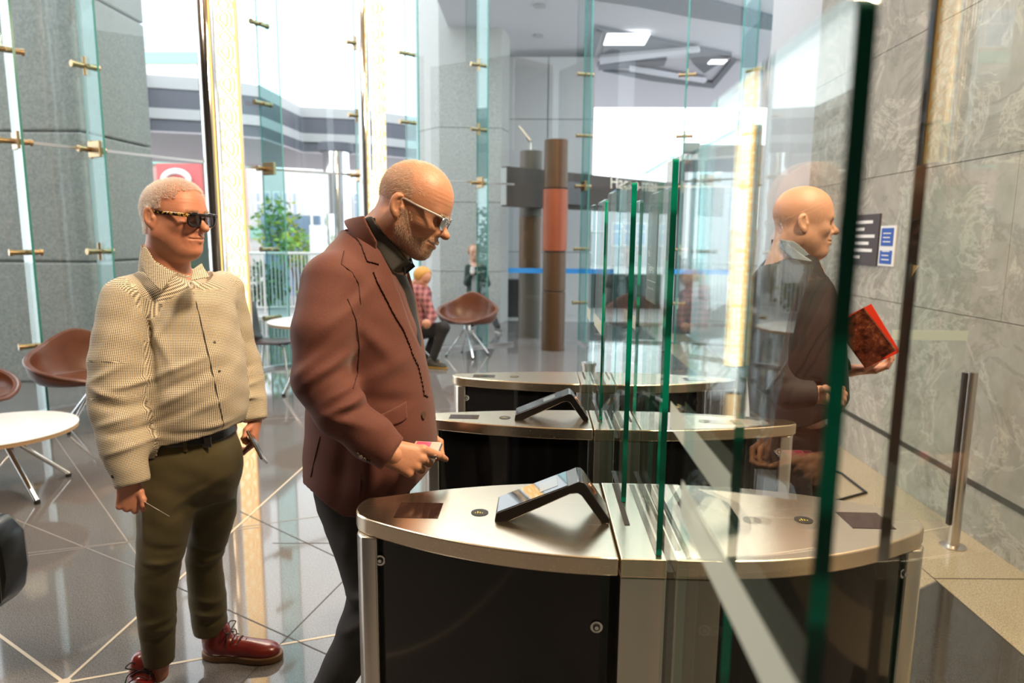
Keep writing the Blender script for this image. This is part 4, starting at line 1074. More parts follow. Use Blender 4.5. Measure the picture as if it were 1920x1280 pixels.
# ------------------------------------------------------------------ head and hands
def head_sdf(p):
    """head in its own frame: x forward, y to the person's left, z up, origin between the ears (metres)"""
    bk = p.get('back', .092); jw = p.get('jaw', 1.0); fat = p.get('fat', 0.0); top = p.get('top', .133)
    cr = ell((-bk+.092+.0, 0, top-.088), (.094, .074, .088))
    fore = ell((.038, 0, .045), (.060, .062, .062))
    face = ell((.036, 0, -.022), (.060, .056+fat*.5, .078))
    b = [cr, fore, face]
    sk = union(b, .05)
    jaw = union([cone((-.004, s*(.049*jw+fat*.5), -.052), (.068, s*.014, -.098), .021+fat*.5, .016) for s in (-1, 1)]+[ell((.076, 0, -.096), (.021, .023, .018))], .028)
    sk = union([sk, jaw], .045)
    if fat: sk = union([sk, ell((.028, 0, -.104), (.05, .046, .026+fat)), ell((.022, .043, -.052), (.032, .024, .036)), ell((.022, -.043, -.052), (.032, .024, .036))], .03)
    brow = union([cone((.080, s*.040, .020), (.092, s*.008, .020), .010, .011) for s in (-1, 1)])
    cheek = union([ell((.062, s*.043, -.020), (.026, .022, .020)) for s in (-1, 1)])
    sk = union([sk, brow, cheek], .022)
    # eye hollows
    sk = sub(sk, union([ell((.101, s*.031, .002), (.019, .020, .013)) for s in (-1, 1)]), .016)
    lids = union([ell((.079, s*.031, .001), (.0155, .0165, .0135)) for s in (-1, 1)])
    sk = union([sk, lids], .004)
    sk = sub(sk, union([ell((.096, s*.031, .0005), (.006, .012, .0032)) for s in (-1, 1)]), .003)
    # nose
    nl = p.get('nose', 1.0)
    nose = union([cone((.091, 0, .016), (.108+.012*nl, 0, -.024), .0080, .0112), ell((.110+.014*nl, 0, -.029), (.0125, .0118, .0102)),
                  ell((.100, .0135, -.033), (.0105, .0075, .0078)), ell((.100, -.0135, -.033), (.0105, .0075, .0078))], .010)
    sk = union([sk, nose], .010)
    sk = sub(sk, union([ell((.107, s*.0065, -.0405), (.0055, .0032, .0035)) for s in (-1, 1)]), .002)
    # mouth
    mz = -.062
    muz = ell((.078, 0, mz+.002), (.027, .033, .025)); sk = union([sk, muz], .018)
    lip = union([cone((.1065, 0, mz+.0050), (.091, .029, mz+.002), .0062, .0030), cone((.1065, 0, mz+.0050), (.091, -.029, mz+.002), .0062, .0026),
                 cone((.1045, 0, mz-.0068), (.091, .027, mz-.0005), .0070, .0032), cone((.1045, 0, mz-.0068), (.091, -.027, mz-.0005), .0070, .0026)], .003)
    sk = union([sk, lip], .004)
    sk = sub(sk, union([cone((.113, 0, mz-.0006), (.092, s*.033, mz+.0012), .0023, .0024) for s in (-1, 1)]), .002)
    if p.get('open'): sk = sub(sk, ell((.108, 0, mz-.001), (.014, .013, .0038)), .002)
    sk = union([sk, ell((.078, 0, -.100), (.019, .019, .014))], .012)
    # ears
    for s in (-1, 1):
        y = s*(.0805+fat*.5)
        R = np.array(Matrix.Rotation(math.radians(-12), 3, 'Y')@Matrix.Rotation(-s*math.radians(20), 3, 'Z'))
        ear = ell((-.010, y, .000), (.0190, .0080, .0335), R)
        ear = sub(ear, ell((-.008, y+s*.0075, .004), (.0105, .0065, .020), R), .004)
        ear = union([ear, cone((-.018, y+s*.002, .016), (-.006, y+s*.002, .027), .0038, .0036), cone((-.018, y+s*.002, .016), (-.019, y+s*.001, -.008), .0038, .0034), ell((-.004, y, -.026), (.008, .0055, .009)),
                     cone((-.009, y+s*.001, .010), (-.011, y+s*.001, -.010), .0026, .0028), ell((.004, y-s*.001, -.002), (.0045, .005, .007))], .004)
        sk = union([sk, ear], .005)
    nw = p.get('neck', .056); sk = union([sk, cone((-.026, 0, -.05), (-.046, 0, -.16), nw, nw+.006)], .035)
    wr = p.get('wrinkle', 0)
    if wr:
        s0 = sk
        def fw_(P):
            a = np.exp(-((P[:, 0]-.085)/.03)**2-((P[:, 2]-.062)/.022)**2)*np.sin(P[:, 2]*2*math.pi/.011+P[:, 1]*8)
            sx = np.abs(P[:, 1]); b = np.exp(-((P[:, 0]-.055)/.014)**2-((P[:, 2]-.0)/.018)**2-((sx-.058)/.02)**2)*np.sin(P[:, 2]*2*math.pi/.009+P[:, 0]*90)
            c = np.exp(-((P[:, 0]-.084+.25*(P[:, 2]+.045))/.0035)**2-((P[:, 2]+.05)/.022)**2-((sx-.03)/.012)**2)
            return wr*(a*.00025+b*.0005+c*.0014)
        sk = disp(s0, fw_, .002)
    lo_ = p.get('low', 1.0)
    if lo_ != 1.0:
        s1 = sk
        def sk(P):
            Q = P.copy(); Q[:, 2] = np.where(P[:, 2] < 0, P[:, 2]/lo_, P[:, 2]); return s1(Q)*lo_
    sk.box = (V3((-.12, -.10, -.165)), V3((.14, .10, .15)))
    return sk
class Frame:
    """local frame: x forward, y left, z up"""
    def __init__(s, o, fwd, up=(0, 0, 1), scale=1.0):
        f = np.array(fwd, float); f /= np.linalg.norm(f); u = np.array(up, float); u -= f*(u@f); u /= np.linalg.norm(u)
        s.R = np.stack([f, np.cross(u, f), u], 1); s.o = np.array(o, float); s.s = scale
    def w(s, p): return s.o+(s.R@(np.array(p, float)*s.s))
    def loc(s, P): return ((P-s.o)@s.R)/s.s
    def pts(s, v): return (v*s.s)@s.R.T+s.o
    def m4(s):
        return Matrix([[*(s.R[i]*s.s), s.o[i]] for i in range(3)]+[[0, 0, 0, 1]])
def hand_sdf(wr, d, n, side, curl, spread=.0, thumb=(.5, .2), L=1.0, thumb_pts=None):
    """wr wrist, d along the fingers, n back-of-hand normal, side +1 = thumb towards +(n x d); curl per finger in degrees"""
    wr, d, n = np.array(wr, float), np.array(d, float), np.array(n, float); d /= np.linalg.norm(d); n -= d*(n@d); n /= np.linalg.norm(n)
    t = np.cross(n, d)*side
    def P(a, b, c): return wr+(d*a+t*b+n*c)*L
    fs = [cone(P(-.05, 0, 0), P(.0, 0, 0), .027*L, .024*L)]
    kn = [(.090, .030), (.094, .010), (.088, -.010), (.078, -.029)]
    palm = [cone(P(.005, .012, 0), P(.080, .026, -.003), .016*L, .0125*L), cone(P(.005, .004, 0), P(.084, .009, -.001), .0165*L, .0125*L),
            cone(P(.005, -.006, 0), P(.080, -.010, -.001), .0165*L, .012*L), cone(P(.005, -.014, 0), P(.070, -.027, -.003), .0155*L, .0115*L)]
    body = union(fs+palm, .016*L)
    fl = [(.044, .026, .021), (.048, .030, .022), (.045, .027, .021), (.034, .020, .018)]; fr = [(.0098, .0086, .0076), (.0100, .0088, .0078), (.0095, .0083, .0074), (.0084, .0073, .0066)]
    for k in range(4):
        cu = curl[k] if hasattr(curl[k], '__len__') else (curl[k]*.9, curl[k]*1.1, curl[k]*.6)
        sp = math.radians((1.5-k)*spread); dd = d*math.cos(sp)+t*math.sin(sp); a = 0; p = P(kn[k][0], kn[k][1], -.002); pts = [p]
        for j in range(3):
            a += math.radians(cu[j]); q = dd*math.cos(a)-n*math.sin(a); p = p+q*fl[k][j]*L; pts.append(p)
        r = fr[k]; fg = union([cone(pts[0], pts[1], (r[0]+.0012)*L, r[1]*L), cone(pts[1], pts[2], r[1]*L, r[2]*L), cone(pts[2], pts[3], r[2]*L, r[2]*.86*L), ell(pts[1], [r[1]*1.08*L]*3), ell(pts[0], [(r[0]+.0018)*L]*3)], .003*L)
        body = union([body, fg], .0045*L)
    if thumb_pts is None:
        a, b = thumb; q = (d*.75+t*.75-n*b); q /= np.linalg.norm(q); p0 = P(.018, .016, -.006); p1 = p0+q*.042*L
        q2 = (d*(.9)+t*(.35-a)-n*(b+.25)); q2 /= np.linalg.norm(q2); p2 = p1+q2*.034*L; p3 = p2+(q2-t*a*.4)/np.linalg.norm(q2-t*a*.4)*.024*L; tp = [p0, p1, p2, p3]
    else: tp = [P(.018, .016, -.006)]+[np.array(x, float) for x in thumb_pts]
    th = union([cone(tp[0], tp[1], .0165*L, .0125*L), cone(tp[1], tp[2], .0118*L, .0100*L), cone(tp[2], tp[3], .0102*L, .0082*L)], .004*L)
    body = union([body, th], .008*L)
    return body
# hair or beard of short strands rooted on a head surface
def strands(name, fr, hs, where, n, L, wid, mat, parent, seed, comb=(-.3, 0, -.3), jitter=.35, lay=.35):
    rnd = np.random.RandomState(seed); v, f = hs
    a, b, c, d = v[f[:, 0]], v[f[:, 1]], v[f[:, 2]], v[f[:, 3]]; nr = np.cross(c-a, d-b); ar = np.linalg.norm(nr, axis=1); nr /= ar[:, None]+1e-12
    cen = (a+b+c+d)/4; w = where(cen)*ar; w = w/w.sum(); i = rnd.choice(len(f), n, p=w)
    uu, ww = rnd.rand(n, 1), rnd.rand(n, 1); p = a[i]*(1-uu)*(1-ww)+b[i]*uu*(1-ww)+c[i]*uu*ww+d[i]*(1-uu)*ww
    N = nr[i]; cb = comb(p) if callable(comb) else np.tile(np.array(comb, float), (n, 1))
    cb = cb-N*(cb*N).sum(1)[:, None]; cb /= np.linalg.norm(cb, axis=1)[:, None]+1e-9
    dr = N*lay+cb*(1-lay)+rnd.randn(n, 3)*jitter*.5; dr /= np.linalg.norm(dr, axis=1)[:, None]
    s = np.cross(dr, rnd.randn(n, 3)); s /= np.linalg.norm(s, axis=1)[:, None]
    l = L*(.6+.6*rnd.rand(n, 1)); bend = (cb*.6-N*.25)
    p0 = p-N*.0005; p1 = p+dr*l*.5; p2 = p1+(dr+bend*.5)*l*.45
    V = np.stack([p0-s*wid, p0+s*wid, p1+s*wid*.8, p1-s*wid*.8, p2+s*wid*.2, p2-s*wid*.2], 1).reshape(-1, 3)
    k = np.arange(n)*6; Fs = np.concatenate([np.stack([k, k+1, k+2, k+3], 1), np.stack([k+3, k+2, k+4, k+5], 1)])
    return mesh_of(name, [(fr.pts(V), Fs)], mat, parent)

def skin(name, base, red, strength=.35):
    t = NT(name); v = t.obj(); n = t.noise(v, 55, 4, .65); n2 = t.noise(v, 9, 2); n3 = t.noise(v, 420, 2, .7)
    c = t.mix(n2, base, red); c = t.mix(t.math('MULTIPLY', n, strength), c, tuple(x*.62 for x in base))
    p = t.pr(Base_Color=c, Roughness=.46); p.inputs['Subsurface Weight'].default_value = .12
    p.inputs['Subsurface Radius'].default_value = (.012, .005, .003); p.inputs['Subsurface Scale'].default_value = .5
    t.l(t.bump(t.math('ADD', n3, t.math('MULTIPLY', n, 1.5)), .32, .0012), p.inputs['Normal']); return t.m
M['skin_a'] = skin('skin_ruddy', (.62, .31, .20), (.60, .21, .13))
M['skin_b'] = skin('skin_weathered', (.62, .33, .21), (.56, .22, .13), .45)
M['skin_c'] = skin('skin_pale', (.66, .40, .29), (.62, .30, .21), .5)
def hairmat(name, a, b, rough=.45):
    t = NT(name); n = t.noise(t.obj(), 350, 1); c = t.mix(n, a, b); d = t.set(t.n('BsdfDiffuse'), Color=c); tl = t.set(t.n('BsdfTranslucent'), Color=c)
    m = t.n('MixShader'); m.inputs[0].default_value = .45; t.l(d.outputs[0], m.inputs[1]); t.l(tl.outputs[0], m.inputs[2]); t.l(m.outputs[0], t.out.inputs[0]); return t.m
M['hair_white'] = hairmat('short_white_hair', (.95, .92, .88), (.80, .76, .72))
M['hair_thin'] = hairmat('thin_grey_brown_hair', (.60, .48, .36), (.85, .78, .68))
M['beard'] = hairmat('grey_white_beard', (.95, .88, .80), (.66, .52, .40))
def cloth(name, col, weave=900, amp=.25, rough=.85, var=.15):
    t = NT(name); v = t.obj()
    w = t.n('TexWave', wave_type='BANDS'); t.l(t.map(v, (1, .6, 1), (0, .6, 0)), w.inputs[0]); w.inputs['Scale'].default_value = weave/6.28; w.inputs['Distortion'].default_value = .5
    w2 = t.n('TexWave', wave_type='BANDS'); t.l(t.map(v, (1, .6, 1), (0, -.9, .2)), w2.inputs[0]); w2.inputs['Scale'].default_value = weave/6.28; w2.inputs['Distortion'].default_value = .5
    h = t.math('ADD', w.outputs[1], w2.outputs[1]); n = t.noise(v, 8, 3); n2 = t.noise(v, 350, 2)
    c = t.mix(t.math('MULTIPLY', n2, .7), tuple(x*(1-var) for x in col), tuple(min(1, x*(1+2*var)) for x in col))
    p = t.pr(Base_Color=c, Roughness=rough); p.inputs['Sheen Weight'].default_value = .12 if max(col) > .06 else .02; p.inputs['Sheen Roughness'].default_value = .5
    t.l(t.bump(t.math('ADD', h, t.math('MULTIPLY', n2, .8)), amp, .0006), p.inputs['Normal']); return t.m
M['maroon'] = cloth('maroon_wool', (.108, .030, .021), 700, .14, .8, .35)
M['black_cloth'] = cloth('black_shirt_cloth', (.016, .014, .013), 700, .07, .55)
M['olive'] = cloth('olive_cotton', (.085, .068, .026), 1000, .2, .85)
M['grey_wool'] = cloth('charcoal_wool', (.040, .040, .043), 1000, .2, .8)
M['dark_suit'] = cloth('black_suit_wool', (.010, .009, .014), 1000, .2, .75)
M['grey_shirt'] = cloth('grey_check_shirt_cloth', (.16, .15, .14), 500, .2, .8, .4)
M['blue_shirt'] = cloth('pale_blue_cloth', (.22, .28, .35), 500, .2, .8, .2)
def checks():
    t = NT('dotted_check_cloth'); v = t.obj(); s = t.n('SeparateXYZ'); at_ = t.n('Attribute'); at_.attribute_name = 'cloth'; t.l(at_.outputs['Vector'], s.inputs[0])
    k = 2*math.pi/.0098
    g = t.math('ADD', s.outputs[0], s.outputs[1]); hh = t.math('SUBTRACT', s.outputs[0], s.outputs[1])
    ck = t.math('MULTIPLY', t.math('SINE', t.math('MULTIPLY', g, k)), t.math('SINE', t.math('MULTIPLY', hh, k)))
    m = t.ramp(ck, [(.0, (0, 0, 0)), (.05, (0, 0, 0)), (.16, (1, 1, 1)), (1, (1, 1, 1))])
    c = t.mix(m, (.70, .62, .48), (.065, .05, .04)); p = t.pr(Base_Color=c, Roughness=.75)
    t.l(t.bump(t.noise(v, 400, 2), .2, .0005), p.inputs['Normal']); return t.m
M['checks'] = checks()
M['lens'] = glass('smoked_lens', (.42, .38, .38), 1.4)
M['lens_pale'] = glass('grey_lens', (.55, .52, .55), 1.4)
def tortoise():
    t = NT('tortoiseshell'); c = t.ramp(t.noise(t.obj(), 110, 2), [(.50, (.010, .007, .006)), (.56, (.45, .25, .05))]); t.pr(Base_Color=c, Roughness=.12); return t.m
M['tortoise'] = tortoise()
M['eye_white'] = simple('eye_white', (.75, .70, .66), .1); M['iris'] = simple('dark_iris', (.03, .025, .02), .08)

def eyes(fr, par):
    for s in (-1, 1):
        c = fr.w((.0795, s*.031, .001))
        o = MB().lathe([(.0001, -.0125)]+[(.0125*math.cos(a), .0125*math.sin(a)) for a in np.linspace(-1.5, 1.5, 13)]+[(.0001, .0125)], c, 20).build('eye', 'eye_white', par, smooth=True)
        p = fr.w((.0915, s*.031, .001)); q = fr.w((.0924, s*.031, .001)); MB().cyl(p, q, .0052, .0035, n=18).build('iris', 'iris', o, smooth=True)
def spectacles(fr, par, lensw, lensh, front, rimr, templ, lens, x=.112, z=-.001, full=True, tz=.007, name='glasses'):
    def rr(cy, n=28, e=2.8, k=1.0):
        out = []
        for i in range(n):
            a = 2*math.pi*i/n; ca, sa = math.cos(a), math.sin(a)
            yy = cy+math.copysign(abs(ca)**(2/e), ca)*lensw/2*k; zz = z+math.copysign(abs(sa)**(2/e), sa)*lensh/2*k
            out.append((x-.9*(abs(yy)-.03)*abs(yy)*(6 if abs(yy) > .03 else 0)*.5+zz*.04, yy, zz))
        return out
    g = MB(); cyl = lensw/2+.0085
    for s in (-1, 1):
        pts = [tuple(fr.w(p)) for p in rr(s*cyl)]
        if full: g.tube(pts+pts[:1], rimr, 8)
        else: g.tube([pts[k] for k in range(0, 15)], rimr, 8)
    if full: g.tube([tuple(fr.w((x-.001, -cyl-lensw/2+.003, z+lensh*.42))), tuple(fr.w((x+.004, -.008, z+lensh*.40))), tuple(fr.w((x+.004, .008, z+lensh*.40))), tuple(fr.w((x-.001, cyl+lensw/2-.003, z+lensh*.42)))], rimr*1.3, 8)
    g.tube([tuple(fr.w((x+.002, -.0085, z+.006))), tuple(fr.w((x+.005, 0, z+.009))), tuple(fr.w((x+.002, .0085, z+.006)))], rimr, 8)
    go = g.build(name, front, par, smooth=True)
    for s in (-1, 1):
        pts = rr(s*cyl, k=.97); m = MB(); a = [tuple(fr.w(p)) for p in pts]; b = [tuple(fr.w((p[0]-.0018, p[1], p[2]))) for p in pts]; n = len(a)
        m.add(a+b, [tuple(range(n)), tuple(range(2*n-1, n-1, -1))]+[(i, i+n, (i+1) % n+n, (i+1) % n) for i in range(n)]); m.build('lens', lens, go)
        yo = s*(cyl+lensw/2); xs = x-.9*(abs(yo)-.03)*abs(yo)*3
        tp = [(xs, yo, z+tz), (xs-.004, s*.074, z+tz+.002), (.045, s*.0775, z+tz+.004), (.004, s*.0805, z+tz+.008), (-.012, s*.0795, z+tz+.003), (-.024, s*.077, z-.014)]
        MB().tube([tuple(fr.w(p)) for p in tp], templ[1], 8, flat=templ[2]).build('temple_arm', templ[0], go, smooth=True)
    return go

def px3(x, y, Y): return at(x, y, Y=Y)
def R_(r, Y): return r*Y/F
def limb(lst, k=.0):
    pts = [px3(x, y, Y) for x, y, Y, r in lst]; return pts, [R_(r, Y) for x, y, Y, r in lst]
def rows_px(rows, ex=0.):
    out = []
    for y, xl, xr, Y, hd in rows:
        a, b = px3(xl, y, Y), px3(xr, y, Y); out.append(((a[2]+b[2])/2, a[0]-ex, b[0]+ex, Y, hd+ex))
    return out
def xz(poly, Y): return [(px3(v[0], v[1], v[2] if len(v) > 2 else Y)[0], px3(v[0], v[1], v[2] if len(v) > 2 else Y)[2]) for v in poly]
def shell(f0, region, off, th):
    """a thin raised patch lying on f0 inside region"""
    def f(P): return np.maximum(np.abs(f0(P)-off)-th, region(P))
    f.box = (f0.box[0]-.02, f0.box[1]+.02); return f
def yhalf(Y, near=True):
    def f(P): return (P[:, 1]-Y) if near else (Y-P[:, 1])
    f.box = (V3((-9,)*3), V3((9,)*3)); return f
def maxf(*fs):
    def f(P):
        d = fs[0](P)
        for g in fs[1:]: d = np.maximum(d, g(P))
        return d
    f.box = fs[0].box; return f
def shoe(par, heel, fwd, L, mats, laces='black', name='shoe'):
    """ankle shoe: heel point on the floor, forward direction"""
    fr = Frame(heel, fwd, (0, 0, 1), L/.29); q = par
    up = union([ell((.045, 0, .055), (.05, .036, .05)), ell((.12, .0, .042), (.085, .040, .036)), ell((.215, .004, .034), (.062, .045, .030)), cone((.05, 0, .06), (.055, 0, .105), .040, .038)], .03)
    up = maxf(up, plane((0, 0, -1), (0, 0, .022))); up.box = (V3((-.02, -.06, .0)), V3((.30, .06, .18)))
    v, f = polygonise(up, .004); o = mesh_of(name, [(fr.pts(v), f)], mats[0], par)
    so = union([ell((.05, 0, .0), (.062, .040, .2)), ell((.13, .0, .0), (.1, .036, .2)), ell((.21, .004, .0), (.078, .050, .2))], .03)
    so = maxf(so, plane((0, 0, 1), (0, 0, .026)), plane((0, 0, -1), (0, 0, .001))); so.box = (V3((-.02, -.06, .0)), V3((.30, .06, .03)))
    v, f = polygonise(so, .004); mesh_of('sole', [(fr.pts(v), f)], mats[1], o)
    w = MB()
    for k in range(4):
        x = .095+k*.019; z = .094-k*.0085
        w.lace([tuple(fr.w((x, -.030, z-.012))), tuple(fr.w((x+.004, 0, z+.006))), tuple(fr.w((x, .030, z-.012)))], .0024, 6)
    for s in (-1, 1):
        w.lace([tuple(fr.w((.092, 0, .104))), tuple(fr.w((.085, s*.022, .125))), tuple(fr.w((.10, s*.04, .118))), tuple(fr.w((.096, s*.012, .104)))], .0022, 6)
        w.lace([tuple(fr.w((.092, 0, .104))), tuple(fr.w((.10, s*.034, .09))), tuple(fr.w((.098, s*.046, .06)))], .0020, 6)
    w.build('lace', laces, o, smooth=True)
    return o
def person(loc, label):
    e = empty('person', loc, label, 'person'); return e
# ================================================================== the man in the checked shirt
def man_checked():
    Yc = 2.2
    hf = Frame(px3(324, 409, 2.17), (.965, -.26, -.04), (.03, 0, 1), .985)
    hs = polygonise(head_sdf(dict(fat=.010, jaw=1.04, back=.099, top=.116, nose=1.2, wrinkle=.8)), .0026)
    neck = lambda g=0: union([cone(hf.w((-.016, 0, -.045)), px3(312, 528, 2.2), .062+g, .073+g)])
    # bodies of the limbs
    ra, rr = limb([(235, 566, 2.07, 46), (219, 680, 2.02, 50), (216, 745, 2.0, 49), (232, 835, 1.97, 44), (246, 896, 1.95, 33)])
    la, lr = limb([(418, 545, 2.38, 38), (440, 640, 2.42, 37), (462, 705, 2.42, 34), (478, 778, 2.38, 24)])
    rows = rows_px([(512, 285, 375, 2.22, .09), (532, 250, 405, 2.22, .125), (560, 222, 426, 2.22, .15), (600, 222, 436, 2.22, .165), (660, 232, 447, 2.2, .175), (720, 242, 455, 2.19, .18),
                    (770, 248, 455, 2.19, .18), (805, 252, 447, 2.19, .175), (830, 254, 432, 2.2, .165), (842, 256, 425, 2.2, .16)])
    torso = loft(rows)
    trows = rows_px([(800, 262, 428, 2.2, .15), (840, 258, 436, 2.2, .15), (880, 257, 446, 2.2, .125), (915, 262, 438, 2.2, .09), (935, 275, 425, 2.2, .05)])
    hips = loft(trows)
    rl, rlr = limb([(322, 860, 2.14, 60), (313, 905, 2.13, 57), (312, 955, 2.13, 54), (299, 1050, 2.12, 43), (292, 1110, 2.12, 39), (297, 1215, 2.14, 32), (299, 1262, 2.15, 30)])
    ll, llr = limb([(392, 860, 2.26, 54), (397, 905, 2.27, 48), (402, 960, 2.28, 42), (382, 1045, 2.31, 34), (388, 1110, 2.33, 36), (396, 1192, 2.34, 33), (400, 1235, 2.345, 32)])
    root = person((-1.15, 2.22, 0), 'man in a checked shirt and olive trousers standing at the left with tortoiseshell glasses')
    # hands
    wr = ra[-1]; d = px3(247, 950, 1.95)-wr
    hr = hand_sdf(px3(240, 903, 1.95), (-.03, .06, -1), (.5, -.86, -.08), 1, [(55, 75, 35), (58, 78, 40), (62, 78, 40), (66, 78, 40)], 1,
                  thumb_pts=[px3(262, 922, 1.96), px3(268, 936, 1.955), px3(268, 947, 1.95)], L=.98)
    wl = la[-1]
    hl = hand_sdf(px3(478, 788, 2.38), (.02, -.25, -1), (.96, .1, .0), -1, [(40, 50, 20), (48, 55, 25), (52, 60, 25), (58, 60, 30)], 2,
                  thumb_pts=[px3(462, 806, 2.33), px3(458, 820, 2.31), px3(465, 829, 2.30)], L=.92)
    inner = union([neck(), cone(px3(315, 560, 2.2), px3(350, 850, 2.2), .11, .11), cone(ra[0], px3(340, 560, 2.2), .045, .05), cone(la[0], px3(340, 560, 2.2), .045, .05),
                   chain(ra, [.045, .042, .038, .032, .026]), chain(la, [.045, .040, .035, .026]), chain(rl, [.06, .06, .06, .05, .045, .035, .03]), chain(ll, [.06, .06, .06, .045, .045, .035, .03])], .03)
    hv, hfc = hs
    body = mesh_of('body', [(hf.pts(hv), hfc), polygonise(inner, .007), polygonise(hr, .0019), polygonise(hl, .0022)], 'skin_a', root)
    eyes(hf, root)
    # hair: cropped, white
    hairline = lambda p: (((p[:, 2] > .060) & (p[:, 0] < .086-(p[:, 2] < .085)*.016)) | ((p[:, 0] < .030) & (p[:, 2] > .026)) | ((p[:, 0] < -.022) & (p[:, 2] > -.052)) | ((p[:, 0] < .026) & (p[:, 0] > .008) & (p[:, 2] > .0))) * (np.abs(p[:, 1]) < .2) * ((np.abs(p[:, 1]) < .069) | (p[:, 2] > .028)| (p[:, 0] < -.03))
    strands('hair', hf, hs, lambda p: hairline(p)*1., 26000, .011, .00038, 'hair_white', root, 3, comb=lambda p: np.stack([p[:, 0]*0+.5, p[:, 1]*3, -.2-p[:, 2]*0], 1), lay=.75, jitter=.35)
    strands('eyebrow', hf, hs, lambda p: ((np.abs(p[:, 2]-.0215) < .0035) & (p[:, 0] > .07) & (np.abs(p[:, 1]) > .012) & (np.abs(p[:, 1]) < .048))*1., 500, .007, .0003, 'hair_thin', root, 4, comb=(0, 0, .5), lay=.4)
    g = spectacles(hf, root, .050, .041, simple('black_acetate', (.012, .010, .010), .12), .0032, ('tortoise', .0030, 2.0), 'lens', x=.117, z=-.002, tz=.013)
    # shirt
    arms = union([chain(ra, rr, .02), chain(la, lr, .02)])
    sh = union([torso, grow(chain(ra, rr), 0), grow(chain(la, lr), 0), cone(px3(250, 556, 2.12), px3(330, 525, 2.2), .058, .06), cone(px3(405, 545, 2.3), px3(345, 525, 2.2), .05, .06)], .045)
    A = lambda x, y, Y: px3(x, y, Y)
    fl = folds([(A(262, 640, 1.99), (.15, 0, -1), .012, .13, -.016), (A(285, 640, 2.0), (.5, 0, -1), .013, .08, .010), (A(330, 690, 2.0), (1, .0, .38), .011, .11, .009), (A(345, 715, 2.0), (1, 0, .45), .012, .12, -.009), (A(330, 745, 2.0), (1, 0, .5), .012, .12, .008),
                (A(300, 790, 2.0), (1, 0, .42), .012, .10, -.008), (A(370, 770, 2.0), (1, 0, .4), .014, .08, .007), (A(300, 610, 2.02), (.6, 0, .8), .013, .08, .007), (A(250, 720, 1.97), (1, 0, .2), .010, .05, .010),
                (A(200, 740, 1.93), (1, 0, -.35), .010, .05, .009), (A(210, 765, 1.92), (1, 0, -.2), .011, .05, -.009), (A(215, 790, 1.92), (1, 0, .3), .010, .05, .009), (A(225, 815, 1.9), (1, 0, .1), .010, .05, -.008),
                (A(228, 845, 1.9), (1, 0, .35), .009, .05, .008), (A(200, 700, 1.95), (1, 0, .5), .010, .05, .008), (A(205, 640, 1.97), (.5, 0, 1), .013, .06, .006), (A(468, 720, 2.36), (1, 0, .3), .009, .03, .007), (A(472, 745, 2.34), (1, 0, -.3), .009, .03, .007), (A(455, 690, 2.36), (1, 0, .3), .010, .03, -.006),
                (A(240, 585, 2.0), (.3, 0, 1), .010, .06, -.006), (A(420, 690, 2.06), (.3, 0, 1), .014, .08, .005), (A(410, 800, 2.05), (1, 0, .15), .010, .06, .007), (A(290, 815, 2.03), (1, 0, -.1), .010, .06, .007), (A(360, 815, 2.02), (1, 0, .0), .010, .07, -.006)])
    def wob(P): return fl(P)+.0022*wav(P, 30, 14, 44)*wav(P, -25, 20, 30, 1.3)+.0016*wav(P, 60, 30, -35, .5)
    sh = disp(sh, wob, .02)
    # open the cuffs and neck
    cufp = plane(V3(ra[-1])-V3(ra[-2]), V3(px3(240, 911, 1.95))); cufl = plane(V3(la[-1])-V3(la[-2]), V3(px3(478, 789, 2.38)))
    hemz = plane((-(A(420, 813, 2.05)[2]-A(260, 840, 2.05)[2])/(A(420, 813, 2.05)[0]-A(260, 840, 2.05)[0]), 0, 1), A(260, 840, 2.05))
    armr = grow(chain(ra, rr), .03); armq = grow(chain(la, lr), .03)
    near_r = ell(px3(242, 930, 1.95), (.11, .11, .10)); near_l = ell(px3(478, 810, 2.36), (.08, .10, .09))
    def shf(P):
        d = sh_(P); cr = cufp(P); d = np.where(near_r(P) < .0, np.maximum(d, cr), d); c2 = cufl(P); d = np.where(near_l(P) < 0, np.maximum(d, c2), d); arm_ = (armr(P) < 0) | (armq(P) < 0); return np.where(arm_, d, np.maximum(d, -hemz(P)))
    sh_ = sh; shf.box = sh.box
    shn = sub(shf, neck(.004), .004)
    ct0 = plane((.74, 0, 1), px3(268, 470, 2.14)); nk9 = ell(px3(322, 500, 2.18), (.12, .14, .10)); sh9 = shn
    def shn(P):
        d = sh9(P); return np.where(nk9(P) < 0, np.maximum(d, ct0(P)), d)
    shn.box = sh9.box
    so = solid('shirt', shn, .0055, 'checks', root)
    cum = lambda L: np.concatenate([[0], np.cumsum([np.linalg.norm(L[i+1]-L[i]) for i in range(len(L)-1)])])
    cc = [(px3(335, 450, 2.2), px3(345, 900, 2.2), .17), (px3(330, 512, 2.2), px3(246, 552, 2.1), .066), (px3(345, 512, 2.2), px3(412, 540, 2.34), .06)]+[(ra[i], ra[i+1], .075, cum(ra)[i]) for i in range(4)]+[(la[i], la[i+1], .06, cum(la)[i]) for i in range(3)]
    cloth_coords(so, cc)
    # collar: a band standing round the neck and two points
    ctop = plane((.74, 0, 1), px3(268, 464, 2.14)); cbf = lambda P: np.maximum(np.abs(neck(.010)(P))-.003, np.maximum(ctop(P), -ctop(P)-.075)); cbf.box = (V3(hf.w((-.12, -.12, -.2))), V3(hf.w((.16, .12, -.03))))
    cbf.box = (np.minimum(*cbf.box), np.maximum(*cbf.box))
    co = mesh_of('collar', [polygonise(cbf, .003)], 'checks', so); cloth_coords(co, [(px3(312, 528, 2.2), hf.w((-.016, 0, -.045)), .07)])
    def flap(poly, Y0, off=.007, band=None):
        m = MB(); return m
